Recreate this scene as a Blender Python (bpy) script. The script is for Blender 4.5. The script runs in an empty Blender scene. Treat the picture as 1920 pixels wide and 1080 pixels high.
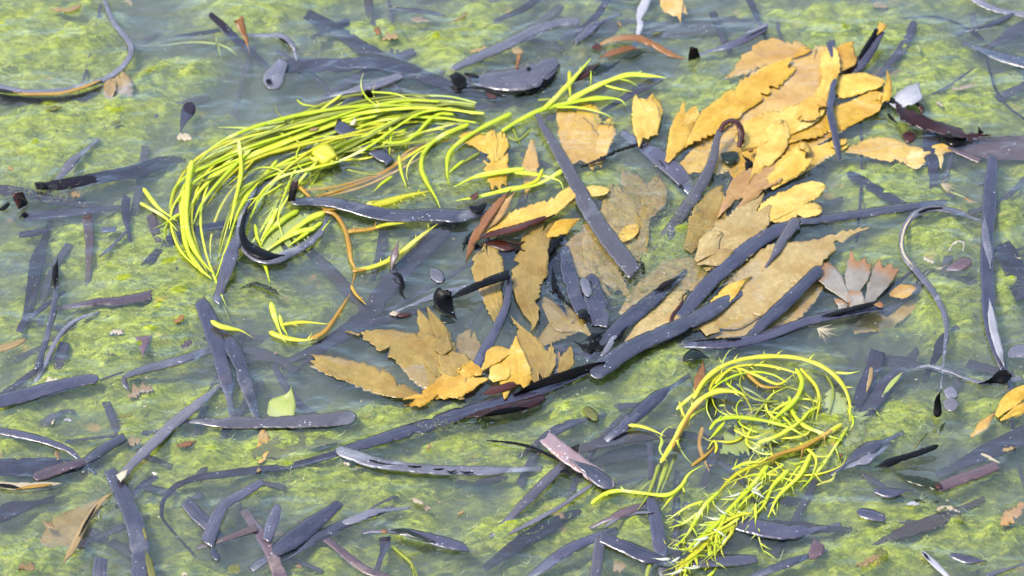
import bpy, math, random
import numpy as np
from mathutils import Vector
R = math.radians
SC = bpy.context.scene
COL = SC.collection
rng = random.Random(7)
nrg = np.random.default_rng(11)

# ------------------------------------------------------------------ camera, sky, sun, exposure
EL, DIST, FOC = R(36), 2.0, 130.0
SUN_EL, SUN_AZ = R(60), R(262)      # the sun's height and compass bearing: high, off to the left of the pool
cam_d = bpy.data.cameras.new("camera"); cam = bpy.data.objects.new("camera", cam_d); COL.objects.link(cam)
cam.location = (0, -DIST * math.cos(EL), DIST * math.sin(EL)); cam.rotation_euler = (math.pi / 2 - EL, 0, 0)
cam_d.lens = FOC; cam_d.sensor_width = 36; cam_d.clip_start = 0.05; cam_d.clip_end = 500
cam_d.dof.use_dof = True; cam_d.dof.focus_distance = 1.93; cam_d.dof.aperture_fstop = 18
SC.camera = cam
W = bpy.data.worlds.new("World"); SC.world = W; W.use_nodes = True
wn = W.node_tree; bgn = wn.nodes["Background"]
sky = wn.nodes.new("ShaderNodeTexSky"); sky.sky_type = 'NISHITA'; sky.sun_disc = False
sky.sun_elevation = SUN_EL; sky.sun_rotation = SUN_AZ; sky.air_density = 1.0; sky.dust_density = 3.0; sky.ozone_density = 3.0
wn.links.new(sky.outputs[0], bgn.inputs[0]); bgn.inputs[1].default_value = 0.15
sun_d = bpy.data.lights.new("sun", 'SUN'); sun = bpy.data.objects.new("sun", sun_d); COL.objects.link(sun)
sun_d.energy = 1.5; sun_d.angle = R(14); sun_d.color = (1, 0.95, 0.86)
sun.rotation_euler = (math.pi / 2 - SUN_EL, 0, math.pi - SUN_AZ)
SC.view_settings.view_transform = 'Standard'; SC.view_settings.look = 'None'
SC.view_settings.exposure = 1.76; SC.view_settings.gamma = 1
SC.cycles.use_denoising = True
SC.cycles.transparent_max_bounces = 16; SC.cycles.max_bounces = 8; SC.cycles.volume_bounces = 1
SC.cycles.caustics_reflective = False; SC.cycles.caustics_refractive = False

# ------------------------------------------------------------------ photograph pixel (1920 x 1080) to a point on the plane z
CP = np.array(cam.location); FW = np.array((0, math.cos(EL), -math.sin(EL))); UP = np.array((0, math.sin(EL), math.cos(EL)))
K = 36.0 / FOC / 1920.0
MM = K * DIST                       # metres per photograph pixel at the pool's middle
def P(px, py, z=0.0):
    px, py, z = np.broadcast_arrays(np.asarray(px, float), np.asarray(py, float), np.asarray(z, float))
    d = FW[None] + np.stack([(px.ravel() - 960) * K, 0 * px.ravel(), 0 * px.ravel()], 1) - ((py.ravel() - 540) * K)[:, None] * UP[None]
    t = (z.ravel() - CP[2]) / d[:, 2]
    return (CP[None] + d * t[:, None]).reshape(px.shape + (3,))
def pix(v):                         # the way back, for laying patches of algae on the bed
    r = v - CP; dep = r @ FW
    return 960 + r[:, 0] / dep / K, 540 - (r @ UP) / dep / K

# ------------------------------------------------------------------ materials
MATS = {}
class NT:
    def __init__(s, name):
        s.m = bpy.data.materials.new(name); s.m.use_nodes = True; s.t = s.m.node_tree; s.t.nodes.clear()
        s.out = s.t.nodes.new("ShaderNodeOutputMaterial"); MATS[name] = s.m
    def n(s, typ, **kw):
        nd = s.t.nodes.new("ShaderNode" + typ)
        for k, v in kw.items():
            if k[0] == '_': setattr(nd, k[1:], v)
            else:
                key = int(k[1:]) if k[0] == 'i' and k[1:].isdigit() else k.replace('0', ' ')
                if isinstance(v, bpy.types.NodeSocket): s.t.links.new(v, nd.inputs[key])
                else: nd.inputs[key].default_value = v
        return nd
    def noise(s, vec, scale, detail=4, rough=.55, dist=0.0):
        return s.n("TexNoise", Vector=vec, Scale=scale, Detail=detail, Roughness=rough, Distortion=dist).outputs[0]
    def ramp(s, f, stops):
        nd = s.n("ValToRGB", Fac=f); e = nd.color_ramp.elements
        while len(e) < len(stops): e.new(.5)
        for el, (p, c) in zip(e, stops): el.position = p; el.color = tuple(c) + ((1,) if len(c) == 3 else ())
        return nd.outputs[0]
    def mix(s, f, a, b, mode='MIX'):
        nd = s.n("Mix", _data_type='RGBA', _blend_type=mode)
        for i, v in ((0, f), (6, a), (7, b)):
            if isinstance(v, bpy.types.NodeSocket): s.t.links.new(v, nd.inputs[i])
            else: nd.inputs[i].default_value = v if i == 0 or len(v) == 4 else tuple(v) + (1,)
        return nd.outputs[2]
    def math(s, op, a, b=0.0, c=0.0):
        nd = s.n("Math", _operation=op)
        for i, v in enumerate((a, b, c)):
            if isinstance(v, bpy.types.NodeSocket): s.t.links.new(v, nd.inputs[i])
            else: nd.inputs[i].default_value = v
        return nd.outputs[0]
    def vscale(s, vec, sc):
        return s.n("Mapping", Vector=vec, Scale=sc).outputs[0]
    def bump(s, h, strength, dist=.001):
        return s.n("Bump", Height=h, Strength=strength, Distance=dist).outputs[0]
    def end(s, sh): s.t.links.new(sh, s.out.inputs[0])

def thin(t, col, rough=.3, trans=.35, ior=1.45, normal=None, spec=None, coat=0.0):
    """A wet sheet of weed: gloss over a leaf that lets part of the light through."""
    p = t.n("BsdfPrincipled", Roughness=rough, IOR=ior)
    t.t.links.new(col, p.inputs["Base Color"]) if isinstance(col, bpy.types.NodeSocket) else None
    if normal: t.t.links.new(normal, p.inputs["Normal"])
    p.inputs["Coat Weight"].default_value = coat; p.inputs["Coat Roughness"].default_value = .06
    if trans <= 0: return p.outputs[0]
    tr = t.n("BsdfTranslucent", Color=col)
    return t.n("MixShader", Fac=trans, i1=p.outputs[0], i2=tr.outputs[0]).outputs[0]

def weed_mat(name, lo, hi, rough=.28, trans=.3, ior=1.5, speck=0.0, speckcol=(.5, .5, .54), veins=.5, blot=None, coat=.0, dots=0.0, dotcol=(.8, .7, .4), edge=None, tipcol=None, grain=1.0, sheen=.2):
    k = .8 if name.startswith("eel") else .76 if name.startswith("wrack") else .9 if name in ("neon_weed", "yellow_weed") else .66
    lo, hi, blot, dotcol, edge, tipcol = [tuple(v * k for v in c) if c else c for c in (lo, hi, blot, dotcol, edge, tipcol)]
    t = NT(name)
    uv = t.n("UVMap").outputs[0]; ob = t.n("TexCoord").outputs["Object"]; rnd = t.n("ObjectInfo").outputs["Random"]
    long = t.noise(t.vscale(uv, (9, 22, 1)), 1.0, 3)
    blotch = t.noise(ob, 55, 4, .6)
    f = t.math('ADD', t.math('MULTIPLY', long, .55), t.math('MULTIPLY_ADD', blotch, .75, t.math('MULTIPLY_ADD', rnd, .5, -.45)))
    col = t.mix(t.ramp(f, ((.2, (0, 0, 0)), (.85, (1, 1, 1)))), lo, hi)
    if name.startswith("eel") and "pale" not in name:
        col = t.mix(t.ramp(t.math('FRACT', t.math('MULTIPLY', rnd, 7.3)), ((.8, (0, 0, 0)), (1, (.7, .7, .7)))), col, (.045, .033, .026) if "black" not in name else (.008, .005, .002))
    else:
        col = t.mix(t.math('MULTIPLY', t.math('FRACT', t.math('MULTIPLY', rnd, 5.7)), .38), col, t.mix(1.0, col, (.72, .66, .62), 'MULTIPLY'))
    if blot: col = t.mix(t.ramp(t.noise(ob, 38, 5, .62, .6), ((.55, (0, 0, 0)), (.68, (1, 1, 1)))), col, blot)
    if tipcol:
        v = t.n("SeparateXYZ", Vector=t.n("UVMap", _uv_map="ends").outputs[0]).outputs[1]
        wob = t.math('ADD', v, t.math('MULTIPLY_ADD', t.noise(ob, 90, 3), .35, -.17))
        col = t.mix(t.ramp(wob, ((.7, (0, 0, 0)), (.9, (1, 1, 1)))), col, tipcol)
    if edge:
        u = t.n("SeparateXYZ", Vector=uv).outputs[0]
        e = t.math('ABSOLUTE', t.math('SUBTRACT', u, .5))
        col = t.mix(t.ramp(e, ((.36, (0, 0, 0)), (.5, (1, 1, 1)))), col, edge)
    if name.startswith("wrack"):
        fine = t.noise(ob, 260, 5, .7)
        col = t.mix(t.ramp(fine, ((.3, (.5, .5, .5)), (.62, (0, 0, 0)))), col, t.mix(1.0, col, (.66, .54, .4), 'MULTIPLY'))
        wash = t.ramp(t.noise(ob, 48, 4, .6, .4), ((.36, (.75, .75, .75)), (.52, (0, 0, 0))))
        col = t.mix(wash, col, t.mix(1.0, col, (.86, .74, .55), 'MULTIPLY'))
    if dots:
        vo = t.n("TexVoronoi", Vector=ob, Scale=300.0, Randomness=1.0).outputs[0]
        col = t.mix(t.math('MULTIPLY', t.ramp(vo, ((.12, (1, 1, 1)), (.4, (0, 0, 0)))), t.math('MULTIPLY', t.ramp(t.noise(ob, 46, 3), ((.4, (0, 0, 0)), (.6, (1, 1, 1)))), dots)), col, dotcol)
    if speck:
        vo = t.n("TexVoronoi", Vector=ob, Scale=760.0, Randomness=1.0)
        gate = t.ramp(t.n("SeparateXYZ", Vector=vo.outputs["Color"]).outputs[0], ((1 - speck, (0, 0, 0)), (1 - speck + .01, (1, 1, 1))))
        pat = t.ramp(t.noise(ob, 75, 3), ((.5, (0, 0, 0)), (.62, (1, 1, 1))))
        sz = t.ramp(t.math("ADD", vo.outputs[0], t.math("MULTIPLY_ADD", t.noise(ob, 900, 2), .5, -.25)), ((.2, (1, 1, 1)), (.3, (0, 0, 0))))
        col = t.mix(t.math('MULTIPLY', t.math('MULTIPLY', gate, sz), pat), col, speckcol)
    h = t.math('ADD', t.math('MULTIPLY', t.noise(t.vscale(uv, (14, 30, 1)), 1.0, 2), veins), t.math('MULTIPLY', t.noise(ob, 420, 3), .35 * grain))
    nrm = t.n("Bump", Height=h, Strength=.3, Distance=.0006).outputs[0]
    big = t.noise(t.vscale(uv, (1.6, 85, 1)), 1.0, 3, .55)
    nrm = t.n("Bump", Height=big, Strength=sheen, Distance=.004, Normal=nrm).outputs[0]
    rr = t.math('MULTIPLY_ADD', t.noise(ob, 70, 3), .5, rough - .2)
    t.end(thin(t, col, t.math('MAXIMUM', rr, .05), trans, ior, nrm, coat=coat))
weed_mat("eelgrass_dark", (.016, .013, .022), (.06, .05, .078), rough=.2, trans=.06, ior=1.7, speck=.05, blot=(.055, .045, .055))
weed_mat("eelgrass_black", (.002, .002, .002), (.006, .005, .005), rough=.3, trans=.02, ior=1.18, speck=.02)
weed_mat("eelgrass_speckled", (.018, .016, .022), (.075, .066, .09), rough=.22, trans=.05, ior=1.7, speck=.2, blot=(.09, .085, .09))
weed_mat("eelgrass_grey", (.07, .067, .08), (.18, .172, .2), rough=.22, trans=.1, ior=1.6, speck=.25, blot=(.26, .26, .27))
weed_mat("eelgrass_pale", (.2, .2, .22), (.46, .45, .47), rough=.25, trans=.2, speck=.3, blot=(.12, .11, .12))
weed_mat("eelgrass_mauve", (.05, .03, .035), (.14, .08, .08), rough=.25, trans=.1, ior=1.55, speck=.2, blot=(.2, .14, .11))
for nm_, lo_, hi_ in (("dark", (.012, .01, .016), (.045, .038, .055)), ("speckled", (.014, .012, .017), (.055, .048, .066)), ("grey", (.04, .038, .045), (.11, .105, .125)), ("mauve", (.04, .025, .028), (.11, .065, .065))):
    weed_mat("eelgrass_%s_sunk" % nm_, lo_, hi_, rough=.5, trans=.06, ior=1.12, speck=.08, blot=tuple(v * .8 for v in hi_))
weed_mat("weed_pink", (.3, .2, .2), (.55, .42, .4), rough=.3, trans=.1, speck=.75, speckcol=(.85, .84, .88), blot=(.6, .2, .12))
weed_mat("weed_redbrown", (.035, .007, .003), (.16, .035, .012), rough=.2, trans=.35, ior=1.45, blot=(.012, .004, .003))
weed_mat("weed_rust", (.22, .075, .015), (.45, .2, .05), rough=.3, trans=.3, blot=(.4, .28, .12))
weed_mat("weed_peach", (.3, .19, .07), (.5, .36, .15), rough=.4, trans=.3, blot=(.5, .42, .3))
weed_mat("weed_cream", (.55, .45, .28), (.75, .66, .46), rough=.4, trans=.3, blot=(.4, .26, .12))
weed_mat("weed_olive", (.16, .17, .03), (.34, .33, .07), rough=.3, trans=.4, blot=(.4, .33, .08))
weed_mat("weed_lime", (.42, .5, .08), (.66, .74, .26), rough=.25, trans=.45, blot=(.6, .68, .3))
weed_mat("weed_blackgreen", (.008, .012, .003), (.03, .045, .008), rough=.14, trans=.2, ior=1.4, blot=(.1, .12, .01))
weed_mat("wrack_gold", (.64, .39, .03), (.9, .65, .13), rough=.26, trans=.34, blot=(.86, .65, .25), dots=.16, dotcol=(.9, .74, .36), sheen=.4, ior=1.42)
weed_mat("wrack_orange", (.6, .35, .03), (.82, .53, .1), rough=.26, trans=.34, blot=(.82, .6, .18), dots=.15, sheen=.4, ior=1.42)
weed_mat("wrack_tan", (.3, .21, .045), (.56, .39, .11), rough=.25, trans=.3, blot=(.3, .22, .05), dots=.14, dotcol=(.62, .5, .3), sheen=.4, ior=1.42)
weed_mat("wrack_spotted", (.42, .31, .11), (.58, .45, .2), rough=.25, trans=.3, blot=(.38, .24, .06), dots=.6, dotcol=(.7, .52, .24), sheen=.4, ior=1.42)
weed_mat("wrack_bleached", (.27, .25, .21), (.42, .39, .33), rough=.3, trans=.3, blot=(.36, .3, .22), tipcol=(.36, .19, .08))
weed_mat("wrack_mauve", (.4, .22, .08), (.6, .38, .13), rough=.25, trans=.3, blot=(.34, .17, .14))
weed_mat("wrack_yellow", (.7, .45, .05), (.92, .71, .2), rough=.26, trans=.36, blot=(.88, .74, .3), dots=.12, sheen=.4, ior=1.42)
weed_mat("neon_weed", (.58, .69, .025), (.9, .95, .11), rough=.25, trans=.5, veins=.3, blot=(.95, .96, .4), sheen=.15)
weed_mat("yellow_weed", (.62, .6, .02), (.84, .82, .1), rough=.25, trans=.48, sheen=.15, veins=.3, blot=(.86, .8, .2))
weed_mat("bleached_tip", (.75, .78, .5), (.9, .92, .75), rough=.3, trans=.4, veins=.2)
weed_mat("amber_stem", (.5, .25, .02), (.7, .44, .05), rough=.3, trans=.35, veins=.3, blot=(.75, .5, .1))
weed_mat("green_stem", (.38, .44, .04), (.6, .66, .12), rough=.28, trans=.48, sheen=.15, veins=.3, blot=(.5, .5, .1))

# ------------------------------------------------------------------ mesh helpers
def link(name, verts, faces, mat, parent=None, uv=None, ends=None, smooth=True, loc=None):
    v = np.asarray(verts, float)
    me = bpy.data.meshes.new(name)
    o = bpy.data.objects.new(name, me); COL.objects.link(o)
    org = np.zeros(3)
    if parent is not None: o.parent = parent; org = np.array(parent.location)
    else:
        org = v.mean(0) if loc is None else np.array(loc); o.location = org
    me.from_pydata((v - org).tolist(), [], faces)
    me.materials.append(MATS[mat])
    li = np.empty(len(me.loops), int); me.loops.foreach_get("vertex_index", li)
    for nm, data in (("UVMap", uv), ("ends", ends)):
        if data is not None:
            l = me.uv_layers.new(name=nm); l.data.foreach_set("uv", np.asarray(data, np.float32)[li].ravel())
    if smooth: me.polygons.foreach_set("use_smooth", np.ones(len(me.polygons), bool))
    me.update()
    return o
def tag(o, label, cat, group=None, kind=None):
    if label: o['label'] = label
    if cat: o['category'] = cat
    if group: o['group'] = group
    if kind: o['kind'] = kind
    return o
def empty(name, px, py, z=0.0):
    o = bpy.data.objects.new(name, None); COL.objects.link(o); o.location = P(px, py, z); o.empty_display_size = .01
    return o
def spline(pts, step):
    """Catmull-Rom through rows of control values (x, y, ...), resampled every `step` pixels."""
    p = np.asarray(pts, float)
    if len(p) == 2: p = np.array([p[0], p.mean(0), p[1]])
    q = np.vstack([2 * p[0] - p[1], p, 2 * p[-1] - p[-2]]); out = []
    for i in range(1, len(q) - 2):
        t = np.linspace(0, 1, 24, endpoint=False)[:, None]
        a, b, c, d = q[i - 1], q[i], q[i + 1], q[i + 2]
        out.append(.5 * (2 * b + (c - a) * t + (2 * a - 5 * b + 4 * c - d) * t ** 2 + (3 * b - a - 3 * c + d) * t ** 3))
    out = np.vstack(out + [p[-1:]])
    s = np.r_[0, np.cumsum(np.hypot(*np.diff(out[:, :2], axis=0).T))]
    n = max(3, int(s[-1] / step) + 1); ss = np.linspace(0, s[-1], n)
    return np.stack([np.interp(ss, s, out[:, k]) for k in range(out.shape[1])], 1), ss
def ctl(v, n): 
    if isinstance(v, (int, float)): return [float(v)] * n
    v = list(v)
    return list(np.interp(np.linspace(0, 1, n), np.linspace(0, 1, len(v)), v))
def saw(s, amp, period, r, fwd=1):
    """Teeth along an edge, each of its own length, leaning towards the tip."""
    b = [0.0]
    while b[-1] < s[-1] + period: b.append(b[-1] + period * r.uniform(.5, 1.6))
    b = np.array(b); i = np.clip(np.searchsorted(b, s, side='right') - 1, 0, len(b) - 2)
    f = (s - b[i]) / (b[i + 1] - b[i]); f = f if fwd > 0 else 1 - f
    a = np.array([r.uniform(.35, 1.25) for _ in b])[i]
    return amp * a * np.clip(.55 + .6 * np.sin(s / 29 + b[1] * 3), .12, 1.15) * (np.where(f < .8, f / .8, (1 - f) / .2) - .4)
def ribbon_geo(pts, w, z=0.5, tilt=0.0, ends='cc', camber=.25, serr=0.0, thick=.3, wob=1.0, seed=None, slant=0.0, step=None, rag=.012):
    """A flat blade traced along its middle: pts in photograph pixels, w in pixels, z / tilt / camber / thick in millimetres."""
    r = random.Random(seed if seed is not None else int(pts[0][0] * 7 + pts[-1][1] * 13))
    n = len(pts); row = [(p[0], p[1], a, b, c) for p, a, b, c in zip(pts, ctl(w, n), ctl(z, n), ctl(tilt, n))]
    c, s = spline(row, step or (2.2 if serr else 4.0))
    d = np.gradient(c[:, :2], axis=0); d /= np.hypot(*d.T)[:, None] + 1e-9
    nn = np.stack([d[:, 1], -d[:, 0]], 1)
    ww = np.clip(c[:, 2], 1.2, None); L = s[-1]
    ph = [r.uniform(0, 6.28) for _ in range(8)]
    ww = ww * (1 + .05 * wob * np.sin(s / 47 + ph[0]) + .03 * wob * np.sin(s / 17 + ph[1]))
    dip = 0.0
    for e, dist in ((ends[0], s), (ends[1], L - s)):
        if e == 'r':
            q = np.clip(dist / (ww * .55 + 1), 0, 1); ww = ww * np.sqrt(np.clip(1 - (1 - q) ** 2, .02, 1))
        elif e == 'p': ww = ww * np.clip(dist / min(L * .6, 1.7 * ww.max()), .05, 1) ** .75
        elif e == 'f': ww = ww * (.72 + .28 * np.clip(dist / (ww.max() * 1.5), 0, 1)); dip = dip + 5.0 * np.clip(1 - dist / min(L * .4, 85), 0, 1) ** 1.5
        elif e == 'o': ww = ww * np.clip(dist / (L * .6), .02, 1) ** .5
        elif e == 't': ww = ww * (.45 + .55 * np.clip(dist / (L * .5), 0, 1))
    up = dn = 0.0
    if serr:
        k = np.clip(np.minimum(s, L - s) / 12, 0, 1)
        up = saw(s, serr, serr * 2.9, r) * k; dn = saw(s, serr, serr * 2.9, r) * k
        for _ in range(int(L / 55)):              # a deep notch now and then
            x0 = r.uniform(.1, .9) * L; q = np.where((s > x0) & (s < x0 + 16), 1 - (s - x0) / 16, 0) * serr * r.uniform(.8, 2)
            if r.random() < .5: up = up - q
            else: dn = dn - q
        up = up + serr * .5 * np.sin(s / 31 + ph[2]); dn = dn + serr * .5 * np.sin(s / 27 + ph[3])
    else:
        up = .25 * wob * np.array([r.gauss(0, 1) for _ in s]); dn = .25 * wob * np.array([r.gauss(0, 1) for _ in s])
    jag = lambda: np.convolve([r.gauss(0, 1) for _ in range(len(s) + 4)], (.25, .35, .4), 'same')[2:-2] * rag * ww * 2
    up = up + jag(); dn = dn + jag()
    if not serr and rag < .05:
        for _ in range(int(L / 90)):              # a nick here and there along the edge
            q = np.exp(-((s - r.uniform(0, L)) / r.uniform(3, 7)) ** 2) * ww * r.uniform(.04, .16)
            if r.random() < .5: up = up - q
            else: dn = dn - q
    m = 13 if serr and ww.max() > 20 else 7 if ww.max() > 26 else 5
    T = np.linspace(-1, 1, m)
    half = np.where(T[None] > 0, (ww / 2 + up)[:, None], (ww / 2 + dn)[:, None]) * T[None]
    px = c[:, :1] + nn[:, :1] * half; py = c[:, 1:2] + nn[:, 1:2] * half
    for i, e, sg in ((0, ends[0], -1), (-1, ends[1], 1)):      # torn or slanted ends
        if e in 'cf':
            j = np.array([r.uniform(-.07, .07) for _ in T]) * ww[i] + (slant or r.uniform(-.18, .18)) * T * ww[i]
            px[i] += d[i, 0] * j * sg; py[i] += d[i, 1] * j * sg
    if serr:                                         # rounded tips end in two or three blunt teeth
        for e, dist, sg in ((ends[0], s, -1), (ends[1], L - s, 1)):
            if e in 'rc':
                k = np.clip(1 - dist / (.55 * ww.max() + 2), 0, 1)[:, None]; wave = np.cos(T * 5.2 + ph[2] * .35)[None] * .13 - .22 * np.exp(-((T[None] - .25 * math.sin(ph[3])) / .22) ** 2)
                px = px + d[:, :1] * sg * k * wave * ww.max(); py = py + d[:, 1:2] * sg * k * wave * ww.max()
    zz = c[:, 3:4] + c[:, 4:5] * T[None] / 2 + camber * (1 - T[None] ** 2) + .3 * wob * np.sin(s / 38 + ph[4])[:, None] + .12 * wob * np.sin(s / 15 + ph[5])[:, None] * T[None]
    zz = zz - (dip[:, None] if not isinstance(dip, float) else 0)
    if serr: zz = zz + .5 * wob * np.sin(s / 23 + ph[6])[:, None] * np.abs(T[None]) ** 1.5 * np.sign(T[None])
    top = P(px, py, zz * .001)
    gu = np.gradient(top, axis=0); gv = np.gradient(top, axis=1); nrm = np.cross(gv, gu); nrm /= np.linalg.norm(nrm, axis=2, keepdims=True) + 1e-12
    nrm *= np.where(nrm[..., 2:3] < 0, -1, 1)
    bot = top - nrm * thick * .001
    N = len(s); V = np.vstack([top.reshape(-1, 3), bot.reshape(-1, 3)]); F = []; B = N * m
    a = lambda i, j: i * m + j
    for i in range(N - 1):
        for j in range(m - 1):
            F.append((a(i, j), a(i, j + 1), a(i + 1, j + 1), a(i + 1, j)))
            F.append((B + a(i, j), B + a(i + 1, j), B + a(i + 1, j + 1), B + a(i, j + 1)))
        F.append((a(i, 0), a(i + 1, 0), B + a(i + 1, 0), B + a(i, 0)))
        F.append((a(i, m - 1), B + a(i, m - 1), B + a(i + 1, m - 1), a(i + 1, m - 1)))
    for i in (0, N - 1):
        for j in range(m - 1):
            q = (a(i, j), B + a(i, j), B + a(i, j + 1), a(i, j + 1)); F.append(q if i == 0 else q[::-1])
    u = np.tile((T + 1) / 2, (N, 1)); v = np.repeat((s * MM)[:, None], m, 1); ev = np.repeat((s / L)[:, None], m, 1)
    U = np.stack([u.ravel(), v.ravel() + ph[7]], 1); E = np.stack([u.ravel(), ev.ravel()], 1)
    return V, F, np.vstack([U, U]), np.vstack([E, E])
def tube_geo(pts, w, z=1.0, flat=.7, ends='pp', wob=1.0, seed=0, sides=6):
    r = random.Random(seed); n = len(pts)
    row = [(p[0], p[1], a, b) for p, a, b in zip(pts, ctl(w, n), ctl(z, n))]
    c, s = spline(row, 5.0); L = s[-1]
    ph = [r.uniform(0, 6.28) for _ in range(4)]
    ww = c[:, 2] * (1 + .12 * wob * np.sin(s / 19 + ph[0]) + .08 * np.sin(s / 8 + ph[1]))
    for e, dist in ((ends[0], s), (ends[1], L - s)):
        if e == 'p': ww = ww * np.clip(dist / (min(L * .6, 60)), .1, 1) ** .7
        elif e == 'r':
            q = np.clip(dist / (ww * .7 + 1), 0, 1); ww = ww * np.sqrt(np.clip(1 - (1 - q) ** 2, .05, 1))
    d = np.gradient(c[:, :2], axis=0); d /= np.hypot(*d.T)[:, None] + 1e-9
    nn = np.stack([d[:, 1], -d[:, 0]], 1)
    T = np.linspace(0, 2 * math.pi, sides, endpoint=False)
    half = ww[:, None] / 2 * np.cos(T)[None]
    px = c[:, :1] + nn[:, :1] * half; py = c[:, 1:2] + nn[:, 1:2] * half
    zz = c[:, 3:4] + flat * MM * 1000 * ww[:, None] / 2 * np.sin(T)[None] + .25 * wob * np.sin(s / 30 + ph[2])[:, None]
    V = P(px, py, zz * .001).reshape(-1, 3); N = len(s); F = []
    for i in range(N - 1):
        for j in range(sides):
            k = (j + 1) % sides; F.append((i * sides + j, i * sides + k, (i + 1) * sides + k, (i + 1) * sides + j))
    F.append(tuple(range(sides))[::-1]); F.append(tuple((N - 1) * sides + j for j in range(sides)))
    u = np.tile(np.abs(np.linspace(-1, 1, sides)), (N, 1)); v = np.repeat((s * MM)[:, None], sides, 1)
    U = np.stack([u.ravel(), v.ravel() + ph[3]], 1); E = np.stack([u.ravel(), np.repeat((s / L)[:, None], sides, 1).ravel()], 1)
    return V, F, U, E, c, d
def merge(gs):
    V, F, U, E, k = [], [], [], [], 0
    for g in gs:
        V.append(g[0]); F += [tuple(i + k for i in f) for f in g[1]]; U.append(g[2]); E.append(g[3]); k += len(g[0])
    return np.vstack(V), F, np.vstack(U), np.vstack(E)
# ------------------------------------------------------------------ the pool bed, its algae and the water
PATCH = [  # where the green algae rises towards the surface: x, y, rx, ry, how much
 (20,100,60,70,1),(165,95,85,45,1),(350,160,70,30,.9),(90,215,110,45,.8),(215,255,110,35,.8),(60,300,120,30,.8),(540,14,110,20,1),(700,75,60,25,.8),
 (840,110,90,35,.9),(910,40,60,40,.7),(250,480,130,60,.9),(310,570,90,70,1.15),(240,640,110,50,1.1),(130,720,70,40,.6),(40,780,60,40,.8),(290,760,110,40,.8),
 (80,835,90,20,.8),(330,850,120,45,.8),(420,860,120,25,.7),(560,840,90,28,1),(690,800,60,25,.7),(560,900,80,30,.6),(760,920,120,30,.5),(60,1060,90,30,.9),
 (350,1050,50,40,.7),(850,800,50,20,1),(1080,930,90,40,.9),(1000,1010,110,40,1),(1200,1000,60,40,.8),(1160,1060,50,30,.8),(1000,870,60,30,.7),(1060,790,80,30,.7),
 (1250,680,90,30,.9),(1330,180,80,40,.9),(1560,60,130,40,.7),(1650,90,60,40,.8),(1790,220,110,50,.8),(1640,340,80,40,.8),(1760,430,60,50,.8),(1890,440,30,50,1),
 (1760,600,60,60,.8),(1890,560,30,60,.7),(1600,870,80,40,.9),(1520,860,60,60,.9),(1690,810,70,40,.7),(1850,1000,80,40,1),(1650,960,110,30,.6),(1560,1050,110,30,.6),(1720,1060,80,25,.7),
 (540,420,70,50,.9),(690,440,80,50,.7),(700,290,140,50,.5),(1280,420,40,60,.9),(1230,470,60,40,.7),(1110,340,60,30,.6),(440,560,60,30,.8),(560,600,40,40,.5),(1890,800,50,40,.6),
 (470,50,40,30,.7),(1480,940,60,40,.6),(1300,260,50,30,.5),(1700,190,70,40,.5),(480,330,120,60,.4),(1440,420,60,30,.3),(850,860,80,25,.5),(1400,1060,80,25,.5)]
HOLE = [(270,60,60,70,.7),(440,190,50,50,.7),(560,170,120,60,.9),(720,180,120,40,.9),(1180,110,140,60,.6),(1320,60,120,50,.6),(90,420,120,40,.6),(760,600,140,70,.8),
 (650,690,90,50,.8),(560,740,80,50,.5),(880,560,110,80,.8),(1080,560,80,80,.8),(1200,620,160,40,.7),(1500,600,160,60,.6),(1660,700,110,70,.7),(230,960,90,70,.4),(560,1000,140,60,.7),
 (1280,820,110,50,.6),(1160,860,120,40,.6),(1380,760,100,40,.4),(1440,1010,100,30,.5),(1300,300,110,50,.6),(1540,420,110,50,.5),(1860,90,70,50,.5),(1800,330,60,40,.6),(1780,880,140,30,.6),(30,960,60,50,.5),(450,650,60,90,.4)]
def bumps(px, py, lst):
    v = np.zeros(px.shape)
    for x, y, rx, ry, a in lst: v = v + a * np.exp(-(((px - x) / rx) ** 2 + ((py - y) / ry) ** 2))
    return v
class VN:                                   # smooth value noise on a lattice
    def __init__(s, seed): s.g = np.random.default_rng(seed).random((256, 256))
    def __call__(s, x, y):
        xi = np.floor(x).astype(int); yi = np.floor(y).astype(int); fx = x - xi; fy = y - yi
        fx = fx * fx * (3 - 2 * fx); fy = fy * fy * (3 - 2 * fy); g = lambda a, b: s.g[a % 256, b % 256]
        return (g(xi, yi) * (1 - fx) + g(xi + 1, yi) * fx) * (1 - fy) + (g(xi, yi + 1) * (1 - fx) + g(xi + 1, yi + 1) * fx) * fy
vn = [VN(i) for i in range(6)]
def fbm(x, y, f, o=4):
    v = 0; a = .5
    for k in range(o): v = v + a * vn[k](x * f, y * f); f *= 2.07; a *= .5
    return v
def algae_at(x, y):
    """0 bare silt .. 1 thick algae, for points of the bed"""
    q = np.stack([x, y, np.full_like(x, -.012)], 1); px, py = pix(q)
    wx = 30 * (fbm(x, y, 18) - .5); wy = 30 * (fbm(x + 5, y + 9, 18) - .5)
    a = .58 + .56 * bumps(px + wx, py + wy, PATCH) - .55 * bumps(px + wx, py + wy, HOLE) + 1.0 * (fbm(x * .75 + y * .3, y * 1.1 - x * .4, 30) - .49) + .5 * (fbm(x * .7 + y * .35, y * 1.2 - x * .4, 95, 3) - .44)
    return np.clip(a, 0, 1.15)
def bed_z(x, y):
    a = algae_at(x, y)
    return -.018 + .0155 * np.clip(a, 0, 1.05) + .009 * (fbm(x, y, 85, 3) - .45) + .005 * (fbm(x * .7 + y * .3, y * 1.3 - x * .4, 210, 2) - .4)
NX, NY = 380, 430
gx = np.linspace(-.42, .42, NX); gy = np.linspace(-.62, .72, NY)
X, Y = np.meshgrid(gx, gy); X = X.ravel(); Y = Y.ravel()
Z = bed_z(X, Y); A = algae_at(X, Y)
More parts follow.
